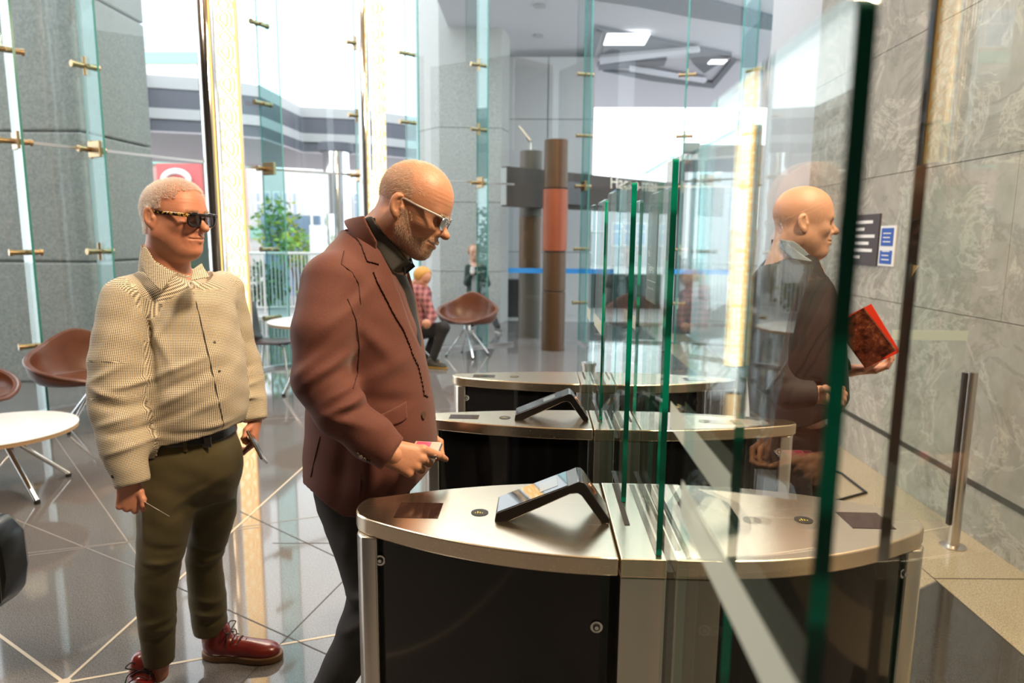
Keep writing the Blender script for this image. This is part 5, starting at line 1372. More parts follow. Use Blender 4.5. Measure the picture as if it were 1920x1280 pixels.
    def leaf_sheet(name, pts, th, mat, par, bev=.002):
        """thin panel through given 3D corner points, triangulated fan, given thickness towards the camera side"""
        m = MB(); P = [Vector(p) for p in pts]; n = (P[1]-P[0]).cross(P[-1]-P[0]).normalized()
        if n.y > 0: n = -n
        k = len(P); m.add([tuple(p) for p in P]+[tuple(p+n*th) for p in P], [tuple(range(k)), tuple(range(2*k-1, k-1, -1))]+[(i, i+k, (i+1) % k+k, (i+1) % k) for i in range(k)])
        ob = m.build(name, mat, par, bevel=bev)
        ax = (P[1]-P[0]).normalized(); a2 = n.cross(ax); at2 = ob.data.attributes.new('cloth', 'FLOAT_VECTOR', 'POINT'); wo_ = world_off(ob)
        at2.data.foreach_set('vector', [c for v in ob.data.vertices for c in ((v.co+wo_-P[0]).dot(ax), (v.co+wo_-P[0]).dot(a2), 0)]); return ob
    collar_leaf('collar_point', px3(308, 440, 2.19), .076, px3(322, 545, 2.17), .125, [(262, 459), (275, 470), (293, 492), (329, 513), (313, 545), (288, 524), (266, 499), (257, 480)], 2.08, 'checks', so, coords=True)
    leaf_sheet('collar_point', [px3(357, 527, 2.0), px3(362, 505, 2.04), px3(378, 494, 2.1), px3(381, 503, 2.09), px3(393, 520, 2.05)], .004, 'checks', so)
    # placket, buttons, pocket
    pl = [(357, 528, 2.02), (372, 580, 2.0), (392, 640, 2.0), (404, 690, 1.995), (417, 760, 2.0), (424, 818, 2.01)]
    def onsurf(x, y, f0, Ya, Yb, off=0.0):
        Ys = np.linspace(Ya, Yb, 160); P = np.array([px3(x, y, q) for q in Ys]); d = f0(P.astype(f32)); i = np.argmax(d < off)
        return P[i] if (d < off).any() else P[-1]
    ptsA = [onsurf(x, y, shn, 1.8, 2.4, .0018) for x, y in [(357+ (424-357)*((t)**.9), 530+285*t) for t in np.linspace(0, 1, 16)]]
    MB().tube([tuple(p+np.array((0, -.0005, 0))) for p in ptsA], .0016, 6).build('placket_seam', simple('seam_shadow_thread', (.06, .05, .04), .8), so, smooth=True)
    for x, y in ((384, 590), (402, 642), (411, 696), (421, 752)):
        p = onsurf(x, y, shn, 1.8, 2.4); nn_ = normal_of(shn, p); MB().cyl(p-nn_*.001, p+nn_*.002, .0045, n=14).build('button', simple('dark_button', (.06, .05, .05), .3), so, smooth=True)
    p = onsurf(212, 893, shn, 1.7, 2.2); MB().cyl(p, p+np.array((-.001, -.003, 0)), .005, n=12).build('button', 'black', so)
    # trousers
    tf = union([hips, chain(rl, rlr), chain(ll, llr)], .06)
    tf = disp(tf, lambda P: 1.25*folds([(A(300, 1075, 2.0), (1, 0, -.12), .012, .06, .011), (A(300, 1050, 2.0), (1, 0, -.35), .012, .05, -.008), (A(290, 1095, 2.0), (1, 0, .3), .012, .05, -.006), (A(300, 1195, 2.05), (1, 0, -.25), .010, .05, .010), (A(295, 1210, 2.05), (1, 0, .1), .010, .05, -.008), (A(290, 1175, 2.05), (1, 0, .2), .012, .05, .007),
                (A(385, 1165, 2.24), (1, 0, -.3), .010, .05, .010), (A(395, 1182, 2.24), (1, 0, .1), .010, .05, -.009), (A(390, 1140, 2.24), (1, 0, -.35), .012, .05, .007), (A(385, 1060, 2.22), (1, 0, .1), .012, .05, .008), (A(365, 930, 2.05), (1, 0, .6), .014, .06, .008), (A(340, 960, 2.02), (1, 0, .7), .014, .06, -.006),
                (A(380, 1040, 2.22), (1, 0, -.4), .012, .05, -.006), (A(272, 960, 2.05), (.1, 0, 1), .012, .09, .006)])(P)+.0014*wav(P, 22, 12, 50)*wav(P, 34, 0, 22, 1), .015)
    cr = plane((0, 0, 1), px3(340, 826, 2.05))
    tf2 = maxf(tf, cr); tf2 = maxf(tf2, plane((0, 0, -1), (0, 0, .105))); tf2.box = tf.box
    to = solid('trousers', tf2, .006, 'olive', root)
    # belt and pocket line
    bf = shell(hips, lambda P: np.abs((P[:, 2]-px3(340, 828, 2.05)[2]))-.019, .004, .004); bf.box = (V3((-1.6, 1.9, 0.8)), V3((-.8, 2.5, 1.4)))
    z0 = px3(340, 828, 2.05)[2]; bf.box = (V3((-1.6, 1.95, z0-.04)), V3((-.75, 2.45, z0+.04)))
    mesh_of('belt', [polygonise(bf, .0045)], simple('black_belt_leather', (.012, .010, .010), .3), root)
    pk = [onsurf(x, y, tf2, 1.8, 2.4) for x, y in ((262, 874), (285, 880), (310, 880), (328, 868), (336, 848))]
    MB().tube([tuple(p) for p in pk], .0018, 6).build('pocket_seam', simple('olive_thread', (.14, .11, .05), .8), to, smooth=True)
    p = onsurf(270, 856, tf2, 1.8, 2.4); MB().box((p[0]-.006, p[1]-.002, p[2]-.012), (p[0]+.006, p[1]+.001, p[2]+.012)).build('fabric_tab', 'black', to)
    b = onsurf(385, 828, grow(hips, .008), 1.8, 2.4)
    MB().box((b[0]-.012, b[1]-.004, b[2]-.018), (b[0]+.020, b[1]+.002, b[2]+.018)).build('buckle', simple('dark_buckle', (.1, .09, .085), .25, 1), root, bevel=.002)
    lp = onsurf(347, 832, grow(hips, .008), 1.8, 2.4); MB().box((lp[0]-.006, lp[1]-.003, lp[2]-.024), (lp[0]+.006, lp[1]+.002, lp[2]+.02)).build('belt_loop', 'olive', to)
    ox = simple('oxblood_leather', (.22, .022, .018), .22, spec=.7, noise=.3, nscale=14, bumps=.15, bscale=250); sl = simple('tan_welt_sole', (.16, .08, .03), .5)
    lc = simple('dark_brown_lace', (.03, .016, .014), .7)
    shoe(root, (-1.235, 2.34, 0), (1, -.03, 0), .30, (ox, sl), lc)
    shoe(root, (-1.37, 2.19, 0), (.30, -.95, 0), .30, (ox, sl), lc)
    # things held: card and phone
    a = px3(262, 935, 1.985); b = px3(308, 962, 1.94); d = Vector(b-a).normalized(); up = (Vector(a)-Vector(CAMP)); n = d.cross(up).normalized(); w = n.cross(d)
    R = Matrix((d, w, n)).transposed(); L = (Vector(b)-Vector(a)).length
    c = MB().box((0, -.027, -.0006), (L, .027, .0006), R=R, o=a)
    c = c.build('visitor_card', simple('white_card', (.75, .7, .74), .3)); tag(c, 'white card held low in the right hand of the man in the checked shirt', 'card')
    MB().box((.004, -.026, -.0010), (L*.55, .026, -.00065), R=R, o=a).build('magenta_print', simple('magenta_print', (.45, .04, .22), .3), c)
    a = px3(468, 812, 2.31); b = px3(496, 865, 2.26); d = Vector(b-a).normalized(); up = (Vector(a)-Vector(CAMP)).normalized()+Vector((.12, 0, .06)); n = d.cross(up).normalized(); w = n.cross(d); L = (Vector(b)-Vector(a)).length
    R = Matrix((d, w, n)).transposed()
    ph = MB().box((0, -.034, -.0042), (L, .034, .0042), R=R, o=a).build('mobile_phone', simple('phone_metal', (.35, .34, .36), .2, .9), bevel=.003); tag(ph, 'slim silver phone held by the man in the checked shirt', 'phone')
    MB().box((.003, -.032, .0042), (L-.003, .032, .0050), R=R, o=a).build('screen', simple('phone_glass', (.01, .01, .012), .05), ph)
man_checked()

# ================================================================== the man in the maroon jacket
def man_maroon():
    Yc = 1.76; pitch = math.radians(23)
    hf = Frame(px3(764, 391, 1.73), (math.cos(pitch), -.05, -math.sin(pitch)), (math.sin(pitch), 0, math.cos(pitch)), .93)
    hs = polygonise(head_sdf(dict(back=.088, jaw=.96, top=.130, nose=.9, wrinkle=1.0, open=True, low=.93)), .0023)
    nk0, nk1 = hf.w((-.022, 0, -.035)), px3(688, 468, 1.76)
    neck = lambda g=0: union([cone(nk0, nk1, .052+g, .062+g), cone(hf.w((.02, 0, -.07)), px3(722, 500, 1.76), .034+g, .045+g)], .03)
    rows = rows_px([(438, 652, 712, 1.76, .07), (462, 628, 738, 1.76, .105), (490, 606, 756, 1.77, .15), (530, 592, 768, 1.77, .185), (570, 588, 777, 1.77, .20), (620, 584, 786, 1.77, .205), (680, 584, 796, 1.77, .20),
                    (740, 584, 808, 1.77, .195), (790, 582, 815, 1.77, .195), (840, 578, 818, 1.77, .20), (880, 575, 812, 1.77, .205), (945, 572, 800, 1.77, .205)])
    torso = loft(rows, 2.2)
    ra, rr = limb([(622, 535, 1.60, 58), (604, 620, 1.54, 56), (600, 712, 1.51, 52), (640, 772, 1.50, 50), (692, 815, 1.50, 44), (738, 853, 1.50, 37)])
    la, lr = limb([(655, 545, 1.95, 50), (660, 690, 2.0, 44), (760, 800, 2.0, 34), (795, 818, 1.98, 28)])
    root = person((-.40, 1.75, 0), 'tall man in a maroon jacket bowing his bearded head over the nearest gate')
    hr = hand_sdf(px3(714, 842, 1.50), (.93, .05, -.33), (-.12, -.9, .50), 1, [(34, 26, 6), (66, 70, 30), (72, 76, 36), (76, 78, 36)], 2,
                  thumb_pts=[px3(758, 840, 1.55), px3(782, 846, 1.575), px3(801, 855, 1.57)], L=1.02)
    hl = hand_sdf(px3(783, 800, 1.98), (.62, -.1, -.55), (.5, .8, .4), -1, [(45, 60, 25), (58, 66, 30), (64, 66, 30), (66, 66, 30)], 2, L=.9)
    rl, rlr = limb([(655, 915, 1.69, 60), (672, 1000, 1.68, 58), (703, 1110, 1.68, 52), (668, 1200, 1.69, 44), (610, 1310, 1.71, 37)])
    ll, llr = limb([(700, 915, 1.86, 58), (735, 1020, 1.88, 52), (760, 1130, 1.90, 46), (765, 1300, 1.92, 36)])
    footz = .09
    rl.append(np.array((rl[-1][0]-.06, 1.71, footz))); rlr.append(.042)
    ll.append(np.array((ll[-1][0]+.0, 1.93, footz))); llr.append(.042)
    inner = union([neck(), cone(px3(690, 520, 1.77), px3(690, 900, 1.77), .10, .10), cone(ra[0], px3(680, 500, 1.77), .045, .05), cone(la[0], px3(680, 500, 1.77), .045, .05),
                   chain(ra, [.045, .042, .038, .034, .030, .026]), chain(la, [.045, .040, .030, .026]), chain(rl, [.07, .06, .05, .045, .038, .036]), chain(ll, [.07, .06, .05, .04, .036])], .03)
    body = mesh_of('body', [(hf.pts(hs[0]), hs[1]), polygonise(inner, .007), polygonise(hr, .0018), polygonise(hl, .0024)], 'skin_b', root)
    eyes(hf, root)
    # thin cropped hair at the back and sides, beard
    back = lambda p: ((p[:, 2] > .006) & (p[:, 0] < .022-.5*np.maximum(p[:, 2]-.05, 0)) & (p[:, 2] < .145) & ((np.abs(p[:, 1]) < .070) | (p[:, 2] > .034) | (p[:, 0] < -.032)))*np.where(p[:, 2] > .105, .45, 1.)
    strands('hair', hf, hs, lambda p: back(p)*1., 10000, .009, .00019, 'hair_thin', root, 5, comb=(-.8, 0, -.5), lay=.25, jitter=.25)
    strands('hair', hf, hs, lambda p: ((p[:, 2] > .045) & (p[:, 0] < .075-np.abs(p[:, 1])*.3))*np.clip((.08-p[:, 0])/.06, .1, 1), 3800, .009, .00016, 'hair_white', root, 15, comb=(-.8, 0, .1), lay=.2, jitter=.25)
    def bd(p):
        y = np.abs(p[:, 1]); side = (p[:, 0] > .003) & (p[:, 0] < .022-.42*p[:, 2]+.010*np.sin(p[:, 2]*300+p[:, 0]*500)) & (p[:, 2] < .004) & (y > .035) & (p[:, 2] > -.13)
        low = (p[:, 2] < -.040-.35*(.10-p[:, 0])*(p[:, 0] > .04)*0) & (p[:, 0] > .01) & (p[:, 2] < -.070+.40*(.085-p[:, 0])*1.0) & (p[:, 2] > -.135)
        mous = (p[:, 2] < -.039) & (p[:, 2] > -.056) & (p[:, 0] > .074) & (y < .032)
        chin = ((p[:, 2] < -.074) & (p[:, 0] > .03)) | ((p[:, 2] < -.066) & (p[:, 0] > .085) & (y < .02)) | ((p[:, 0] < .088) & (p[:, 0] > .06) & (p[:, 2] < -.052) & (y > .026))
        edge = np.clip((p[:, 0]-.002)/.01, 0, 1)
        return (side | low | mous | chin)*1.*np.clip(edge, .1, 1)
    strands('beard', hf, hs, bd, 17000, .0062, .00019, 'beard', root, 6, comb=(.15, 0, -1), lay=.35, jitter=.5)
    strands('eyebrow', hf, hs, lambda p: ((np.abs(p[:, 2]-.022) < .0045) & (p[:, 0] > .066) & (np.abs(p[:, 1]) > .010) & (np.abs(p[:, 1]) < .05))*1., 600, .008, .00028, 'beard', root, 7, comb=(.2, 0, -.3), lay=.4)
    spectacles(hf, root, .055, .036, 'chrome', .0011, (simple('silver_temple', (.62, .58, .58), .25, .6), .0022, 1.3), 'lens_pale', x=.116, z=.002, full=False, tz=.014)
    A = px3
    # jacket
    fl = folds([(A(640, 590, 1.48), (1, 0, 1.3), .016, .07, .010), (A(600, 640, 1.44), (1, 0, 1.2), .014, .07, -.007), (A(620, 690, 1.43), (1, 0, .75), .013, .07, .011), (A(600, 715, 1.42), (1, 0, .7), .012, .06, -.009), (A(640, 735, 1.43), (1, 0, .6), .012, .05, .010),
                (A(655, 760, 1.43), (1, 0, .5), .010, .05, .010), (A(665, 775, 1.43), (1, 0, .25), .010, .05, -.008), (A(640, 795, 1.42), (1, 0, -.3), .011, .05, .006), (A(570, 690, 1.45), (1, 0, .9), .012, .05, .006), (A(650, 560, 1.5), (.4, 0, 1), .014, .06, -.005),
                (A(700, 640, 1.56), (1, 0, -1.3), .018, .08, .006), (A(720, 700, 1.56), (1, 0, .5), .018, .08, .005), (A(740, 760, 1.57), (1, 0, -.2), .016, .06, -.005), (A(690, 870, 1.56), (.1, 0, 1), .02, .08, .006), (A(640, 880, 1.56), (.15, 0, 1), .02, .08, -.006)])
    cuff = plane(V3(ra[-1])-V3(ra[-2])+V3((0.01, 0, .0)), V3(px3(736, 851, 1.50)))
    jk = union([torso, inter(chain(ra, rr, .015), cuff), chain(la, lr, .015), cone(px3(632, 515, 1.63), px3(665, 470, 1.74), .050, .045), cone(px3(660, 530, 1.9), px3(675, 470, 1.78), .055, .05)], .04)
    jk = disp(jk, lambda P: fl(P)+.0012*wav(P, 28, 10, 40)*wav(P, -22, 16, 30, 1.3), .02)
    # the hem sweeps up to the back and front
    hem = poly2(xz([(500, 300), (900, 300), (900, 905), (800, 893), (772, 915), (735, 935), (690, 944), (662, 942), (600, 905), (577, 900), (575, 908), (563, 872), (500, 870)], 1.66))
    cuff = plane(V3(ra[-1])-V3(ra[-2])+V3((0.01, 0, .0)), V3(px3(736, 851, 1.50)))
    cufl = plane(V3(la[-1])-V3(la[-2]), V3(px3(794, 818, 1.98))); nearl = ell(px3(815, 825, 1.98), (.08, .08, .08))
    # V opening seen from the side: cut away in front of the lapel line
    vcut = poly2(xz([(678, 405), (830, 405), (830, 730), (799, 730), (792, 690), (782, 647), (766, 595), (753, 549), (733, 506), (709, 464), (678, 421)], 1.69))
    def jf(P):
        d = np.maximum(jk(P), hem(P)*.9); d = np.where(nearl(P) < 0, np.maximum(d, cufl(P)), d)
        ins = P[:, 1]-1.822
        return np.maximum(d, -np.maximum(vcut(P), ins))
    jf.box = jk.box; jn = sub(jf, neck(.010), .004)
    jo = smoothed(solid('jacket', jn, .0045, 'maroon', root), 3)
    jbase = lambda P: jk(P)
    jbase.box = jk.box
    bx = (V3((px3(640, 400, 1.5)[0]-.1, 1.45, px3(700, 900, 1.5)[2]-.1)), V3((px3(800, 400, 1.9)[0]+.1, 1.95, px3(700, 400, 1.8)[2]+.08)))
    # lapel with notch: raised patches on the near side
    lap = poly2(xz([(652, 440), (660, 425), (678, 421), (709, 464, 1.67), (733, 506, 1.68), (753, 549, 1.70), (766, 595, 1.70), (782, 647, 1.71), (797, 705, 1.71), (802, 750, 1.71), (795, 742, 1.70), (782, 690, 1.68), (757, 618, 1.66), (728, 562, 1.64), (712, 532, 1.63), (699, 508), (706, 497), (687, 490), (670, 459)], 1.62), (0, 2))
    lf = shell(jbase, lambda P: np.maximum(lap(P), P[:, 1]-1.765), .0002, .0038); lf.box = bx
    lfo = sub(lf, neck(.012), .002); lfo.box = bx
    smoothed(mesh_of('lapel', [polygonise(lfo, .0021)], 'maroon', jo), 9)
    # collar roll around the back of the neck
    col = lambda P: np.maximum(np.abs(neck(.024)(P))-.005, np.maximum(poly2(xz([(640, 412), (690, 405), (716, 452), (712, 500), (690, 470), (668, 440)], 1.72))(P), -1))
    col.box = (V3((px3(640, 400, 1.7)[0]-.05, 1.60, px3(700, 520, 1.7)[2])), V3((px3(740, 400, 1.7)[0]+.03, 1.92, px3(700, 400, 1.7)[2]+.05)))
    smoothed(mesh_of('collar', [polygonise(col, .0024)], 'maroon', jo), 8)
    def onsurf(x, y, f0, Ya=1.3, Yb=1.9, off=0.0014):
        Ys = np.linspace(Ya, Yb, 200); P = np.array([px3(x, y, q) for q in Ys]); d = f0(P.astype(f32)); i = np.argmax(d < off)
        return P[i] if (d < off).any() else P[-1]
    flp = shell(jbase, lambda P: np.maximum(poly2(xz([(703, 783), (752, 764), (755, 795), (748, 800), (712, 808)], 1.57))(P), np.maximum(P[:, 1]-1.7, 1.548-P[:, 1])), .0005, .0036); flp.box = (V3((px3(700, 800, 1.5)[0]-.06, 1.5, px3(700, 812, 1.5)[2]-.03)), V3((px3(760, 800, 1.7)[0]+.03, 1.66, px3(700, 760, 1.6)[2]+.03)))
    smoothed(mesh_of('pocket_flap', [polygonise(flp, .0025)], 'maroon', jo), 4)
    bm = simple('brown_horn_button', (.10, .06, .04), .25)
    p = onsurf(793, 778, jn); nn_ = normal_of(jn, p, .01); MB().cyl(p-nn_*.002, p+nn_*.0035, .0095, n=20).build('button', bm, jo, smooth=True)
    for k, (x, y) in enumerate(((671, 853), (677, 858), (683, 862), (690, 866))):
        p = onsurf(x, y-3, jn); nn_ = normal_of(jn, p); MB().cyl(p-nn_*.002, p+nn_*.003, .0052, n=16).build('cuff_button', bm, jo, smooth=True)
    th = simple('dark_maroon_thread', (.05, .015, .012), .9)
    for line in ([(652, 560), (668, 600), (674, 650), (671, 700), (660, 735)], [(645, 470), (640, 495), (660, 510), (672, 530), (678, 580)], [(677, 888), (676, 910), (675, 938)], [(600, 818), (592, 850), (580, 905)]):
        pts = []
        for i in range(len(line)-1):
            for t in np.linspace(0, 1, 6)[:-1]: pts.append(onsurf(line[i][0]+(line[i+1][0]-line[i][0])*t, line[i][1]+(line[i+1][1]-line[i][1])*t, jn))
        MB().tube([tuple(q) for q in pts], .0012, 6).build('seam', th, jo, smooth=True)
    # black shirt
    srows = rows_px([(440, 668, 722, 1.765, .060), (470, 662, 748, 1.765, .075), (520, 655, 764, 1.765, .085), (600, 655, 784, 1.765, .085), (700, 655, 798, 1.765, .08)])
    sf = loft(srows, 2.0); sfo = sub(disp(sf, lambda P: .002*wav(P, 0, 60, 30)+.002*wav(P, 60, 0, -50, 1), .004), neck(.004), .004)
    so = solid('shirt', sfo, .005, 'black_cloth', root)
    cs = poly2(xz([(686, 408), (700, 405), (722, 436), (752, 470), (764, 490), (776, 500), (770, 510), (742, 512), (735, 508), (705, 466), (682, 430)], 1.70))
    cf = lambda P: np.maximum(np.abs(neck(.012)(P))-.003, cs(P)); cf.box = (V3((px3(680, 400, 1.7)[0]-.05, 1.62, px3(700, 530, 1.7)[2])), V3((px3(790, 400, 1.7)[0]+.04, 1.92, px3(700, 400, 1.7)[2]+.05)))
    mesh_of('collar', [polygonise(cf, .003)], 'black_cloth', so)
    def sheet(name, pts, th, mat, par):
        m = MB(); P = [Vector(p) for p in pts]; n = (P[1]-P[0]).cross(P[-1]-P[0]).normalized()
        if n.y > 0: n = -n
        k = len(P); m.add([tuple(p) for p in P]+[tuple(p+n*th) for p in P], [tuple(range(k)), tuple(range(2*k-1, k-1, -1))]+[(i, i+k, (i+1) % k+k, (i+1) % k) for i in range(k)])
        return m.build(name, mat, par, bevel=.0015)
    collar_leaf('collar_point', px3(712, 395, 1.75), .060, px3(712, 520, 1.765), .108, [(695, 407), (704, 408), (728, 440), (754, 491), (734, 510), (706, 468), (683, 433)], 1.67, 'black_cloth', so)
    sheet('collar_point', [A(752, 488, 1.72), A(766, 484, 1.76), A(777, 500, 1.74), A(757, 517, 1.71)], .004, 'black_cloth', so)
    # trousers
    trows = rows_px([(870, 600, 790, 1.77, .16), (905, 598, 772, 1.77, .16), (935, 602, 765, 1.77, .15), (960, 615, 740, 1.77, .12)])
    tf = union([loft(trows), chain(rl, rlr), chain(ll, llr)], .03)
    tf = disp(tf, lambda P: folds([(A(690, 1120, 1.6), (1, 0, .35), .014, .07, .012), (A(690, 1145, 1.6), (1, 0, .6), .014, .07, -.009), (A(660, 1180, 1.62), (1, 0, .7), .014, .06, .007), (A(660, 960, 1.6), (.2, 0, 1), .014, .12, .005)])(P)+.001*wav(P, 22, 12, 50), .015)
    tf2 = maxf(tf, plane((0, 0, -1), (0, 0, .07))); tf2.box = tf.box
    solid('trousers', tf2, .0065, 'grey_wool', root)
    bk = simple('black_shoe_leather', (.012, .011, .011), .25); sl = simple('black_shoe_sole', (.02, .018, .016), .6)
    shoe(root, (rl[-1][0]-.06, 1.71, 0), (.9, -.12, 0), .30, (bk, sl)); shoe(root, (ll[-1][0]-.05, 1.93, 0), (1, .05, 0), .30, (bk, sl))
    # phone with a pink screen, lying in the hand
    a = A(783, 856, 1.55); P0, P1, P2_, P3 = A(784, 846, 1.60), A(832, 849, 1.60), A(812, 862, 1.52), A(778, 858, 1.52)
    o = Vector(P3); dx = (Vector(P2_)-Vector(P3)); dy = (Vector(P0)-Vector(P3)); x = Vector((1, 0, -.03)).normalized(); y = Vector((.18, 1, .04)); y = (y-x*y.dot(x)).normalized(); n = x.cross(y)
    R = Matrix((x, y, n)).transposed(); o = Vector(A(765, 858, 1.525))
    ph = MB().box((0, 0, 0), (.068, .095, .0075), R=R, o=o).build('mobile_phone', simple('phone_edge', (.25, .25, .27), .2, .9), bevel=.003); tag(ph, 'dark phone with a pink screen in the hand of the man in the maroon jacket', 'phone')
    MB().box((.002, .002, .0075), (.066, .093, .0083), R=R, o=o).build('screen', simple('cream_screen', (.55, .42, .34), .2), ph)
    MB().box((.006, .020, .0083), (.042, .090, .0086), R=R, o=o).build('screen_panel', simple('pink_screen', (.75, .10, .22), .2), ph)
man_maroon()

# ================================================================== the bald man with the books
def man_bald():
    hf = Frame(px3(1500, 419, 2.6), (.99, -.12, .0), (0, 0, 1), 1.03)
    hs = polygonise(head_sdf(dict(back=.094, jaw=1.0, top=.130, nose=.9, fat=.006, wrinkle=.6)), .003)
    nk1 = px3(1478, 500, 2.62); neck = lambda g=0: union([cone(hf.w((-.022, 0, -.045)), nk1, .061+g, .086+g), cone(hf.w((.025, 0, -.075)), px3(1500, 505, 2.62), .040+g, .055+g)], .03)
    rows = rows_px([(470, 1455, 1520, 2.62, .08), (495, 1432, 1540, 2.62, .13), (530, 1416, 1556, 2.62, .18), (580, 1408, 1566, 2.62, .205), (650, 1406, 1574, 2.62, .21), (720, 1408, 1580, 2.62, .205), (770, 1412, 1578, 2.62, .20), (840, 1415, 1560, 2.62, .20)])
    torso = loft(rows)
    ra, rr = limb([(1448, 535, 2.44, 40), (1438, 620, 2.38, 38), (1440, 700, 2.35, 34), (1480, 738, 2.33, 29), (1522, 738, 2.31, 25)])
    la, lr = limb([(1490, 540, 2.82, 38), (1520, 650, 2.86, 34), (1560, 690, 2.82, 28), (1590, 692, 2.78, 24)])
    root = person((1.0, 2.62, 0), 'bald man in a dark suit walking towards the marble wall carrying books')
    hr = hand_sdf(px3(1530, 739, 2.31), (1, -.05, -.05), (-.1, -.75, .65), 1, [(70, 85, 40)]*4, 0, thumb_pts=[px3(1548, 728, 2.27), px3(1558, 732, 2.25), px3(1562, 742, 2.24)], L=1.0)
    hl = hand_sdf(px3(1592, 694, 2.76), (.8, -.25, .1), (.1, .1, -1), 1, [(20, 40, 30)]*4, 2, L=1.0)
    rl, rlr = limb([(1470, 830, 2.52, 44), (1480, 900, 2.50, 40), (1490, 960, 2.48, 34)]); ll, llr = limb([(1500, 830, 2.72, 44), (1510, 920, 2.72, 38), (1515, 980, 2.72, 33)])
    rl.append(np.array((rl[-1][0]-.02, 2.48, .09))); rlr.append(.05); ll.append(np.array((ll[-1][0]+.1, 2.72, .09))); llr.append(.05)
    inner = union([neck(), cone(px3(1490, 530, 2.62), px3(1490, 830, 2.62), .11, .11), cone(ra[0], px3(1485, 530, 2.62), .045, .05), cone(la[0], px3(1485, 530, 2.62), .045, .05), chain(ra, [.045, .042, .038, .032, .026]), chain(la, [.045, .040, .03, .026]),
                   chain(rl, [.07, .06, .045, .04]), chain(ll, [.07, .06, .045, .04])], .03)
    mesh_of('body', [(hf.pts(hs[0]), hs[1]), polygonise(inner, .008), polygonise(hr, .0026), polygonise(hl, .0028)], 'skin_c', root)
    eyes(hf, root)
    strands('eyebrow', hf, hs, lambda p: ((np.abs(p[:, 2]-.021) < .003) & (p[:, 0] > .07) & (np.abs(p[:, 1]) > .012) & (np.abs(p[:, 1]) < .045))*1., 300, .006, .0003, 'hair_thin', root, 9, comb=(0, 0, .3), lay=.3)
    A = px3
    jk = union([torso, chain(ra, rr, .015), chain(la, lr, .015)], .05)
    jk = disp(jk, lambda P: folds([(A(1450, 700, 2.25), (1, 0, .6), .014, .06, .010), (A(1460, 725, 2.25), (1, 0, .2), .012, .06, -.008), (A(1440, 640, 2.28), (1, 0, 1), .015, .06, .008), (A(1550, 700, 2.45), (.2, 0, 1), .016, .12, .006)])(P), .015)
    vcut = poly2(xz([(1515, 470), (1600, 470), (1575, 760), (1566, 740), (1552, 640), (1535, 560), (1520, 505)], 2.62))
    cuff = plane((1, 0, 0), px3(1526, 738, 2.31)); nearc = ell(px3(1550, 740, 2.30), (.10, .12, .10))
    cufl = plane((1, 0, 0), px3(1586, 692, 2.78)); nearl = ell(px3(1610, 692, 2.76), (.1, .12, .1))
    hem = poly2(xz([(1300, 300), (1700, 300), (1700, 700), (1579, 768), (1568, 780), (1545, 782), (1500, 800), (1440, 815), (1300, 815)], 2.45))
    def jf(P):
        d = np.maximum(jk(P), hem(P)); d = np.where(nearc(P) < 0, np.maximum(d, cuff(P)), d); d = np.where(nearl(P) < 0, np.maximum(d, cufl(P)), d)
        return np.maximum(d, -np.maximum(vcut(P), np.abs(P[:, 1]-2.60)-.11))
    jf.box = jk.box; jo = solid('jacket', sub(jf, neck(.012), .004), .006, 'dark_suit', root)
    sf = loft(rows_px([(480, 1470, 1528, 2.61, .07), (510, 1460, 1538, 2.61, .10), (560, 1450, 1552, 2.61, .115), (640, 1440, 1564, 2.61, .115), (760, 1440, 1568, 2.61, .11)]), 2.0)
    so = solid('shirt', sub(sf, neck(.004), .004), .006, 'grey_shirt', root)
    def sheet(name, pts, th, mat, par):
        m = MB(); P = [Vector(p) for p in pts]; n = (P[1]-P[0]).cross(P[-1]-P[0]).normalized()
        if n.y > 0: n = -n
        k = len(P); m.add([tuple(p) for p in P]+[tuple(p+n*th) for p in P], [tuple(range(k)), tuple(range(2*k-1, k-1, -1))]+[(i, i+k, (i+1) % k+k, (i+1) % k) for i in range(k)])
        return m.build(name, mat, par, bevel=.0015)
    cf = lambda P: np.maximum(np.abs(neck(.010)(P))-.003, poly2(xz([(1455, 448), (1478, 452), (1532, 500), (1528, 516), (1500, 500), (1460, 470)], 2.6))(P)); cf.box = (V3((px3(1450, 400, 2.6)[0]-.05, 2.45, px3(700, 520, 2.6)[2])), V3((px3(1540, 400, 2.7)[0]+.04, 2.8, px3(700, 440, 2.6)[2]+.05)))
    mesh_of('collar', [polygonise(cf, .004)], 'blue_shirt', so)
    collar_leaf('collar_point', px3(1490, 430, 2.61), .078, px3(1494, 520, 2.62), .125, [(1466, 452), (1474, 453), (1500, 477), (1532, 498), (1519, 516), (1488, 492), (1466, 466)], 2.54, 'blue_shirt', so, h=.0035)
    MB().tube([A(1518, 500, 2.52), A(1540, 560, 2.50), A(1552, 600, 2.50), A(1548, 612, 2.50)], .004, 6).build('lanyard', simple('pale_lanyard', (.5, .42, .33), .6), root, smooth=True)
    p = A(1547, 616, 2.495); MB().box((p[0]-.012, p[1]-.003, p[2]-.03), (p[0]+.012, p[1]+.001, p[2]+.008)).build('lanyard_clip', 'bronze', root, bevel=.003)
    tf = union([loft(rows_px([(790, 1425, 1545, 2.62, .15), (840, 1428, 1548, 2.62, .15), (870, 1440, 1535, 2.62, .12)])), chain(rl, rlr), chain(ll, llr)], .03); tf2 = maxf(tf, plane((0, 0, -1), (0, 0, .07))); tf2.box = tf.box
    solid('trousers', tf2, .009, 'dark_suit', root)
    bk = bpy.data.materials['black_shoe_leather']; sl = bpy.data.materials['black_shoe_sole']
    shoe(root, (rl[-1][0]-.05, 2.48, 0), (1, 0, 0), .29, (bk, sl)); shoe(root, (ll[-1][0]-.05, 2.72, 0), (1, 0, 0), .29, (bk, sl))
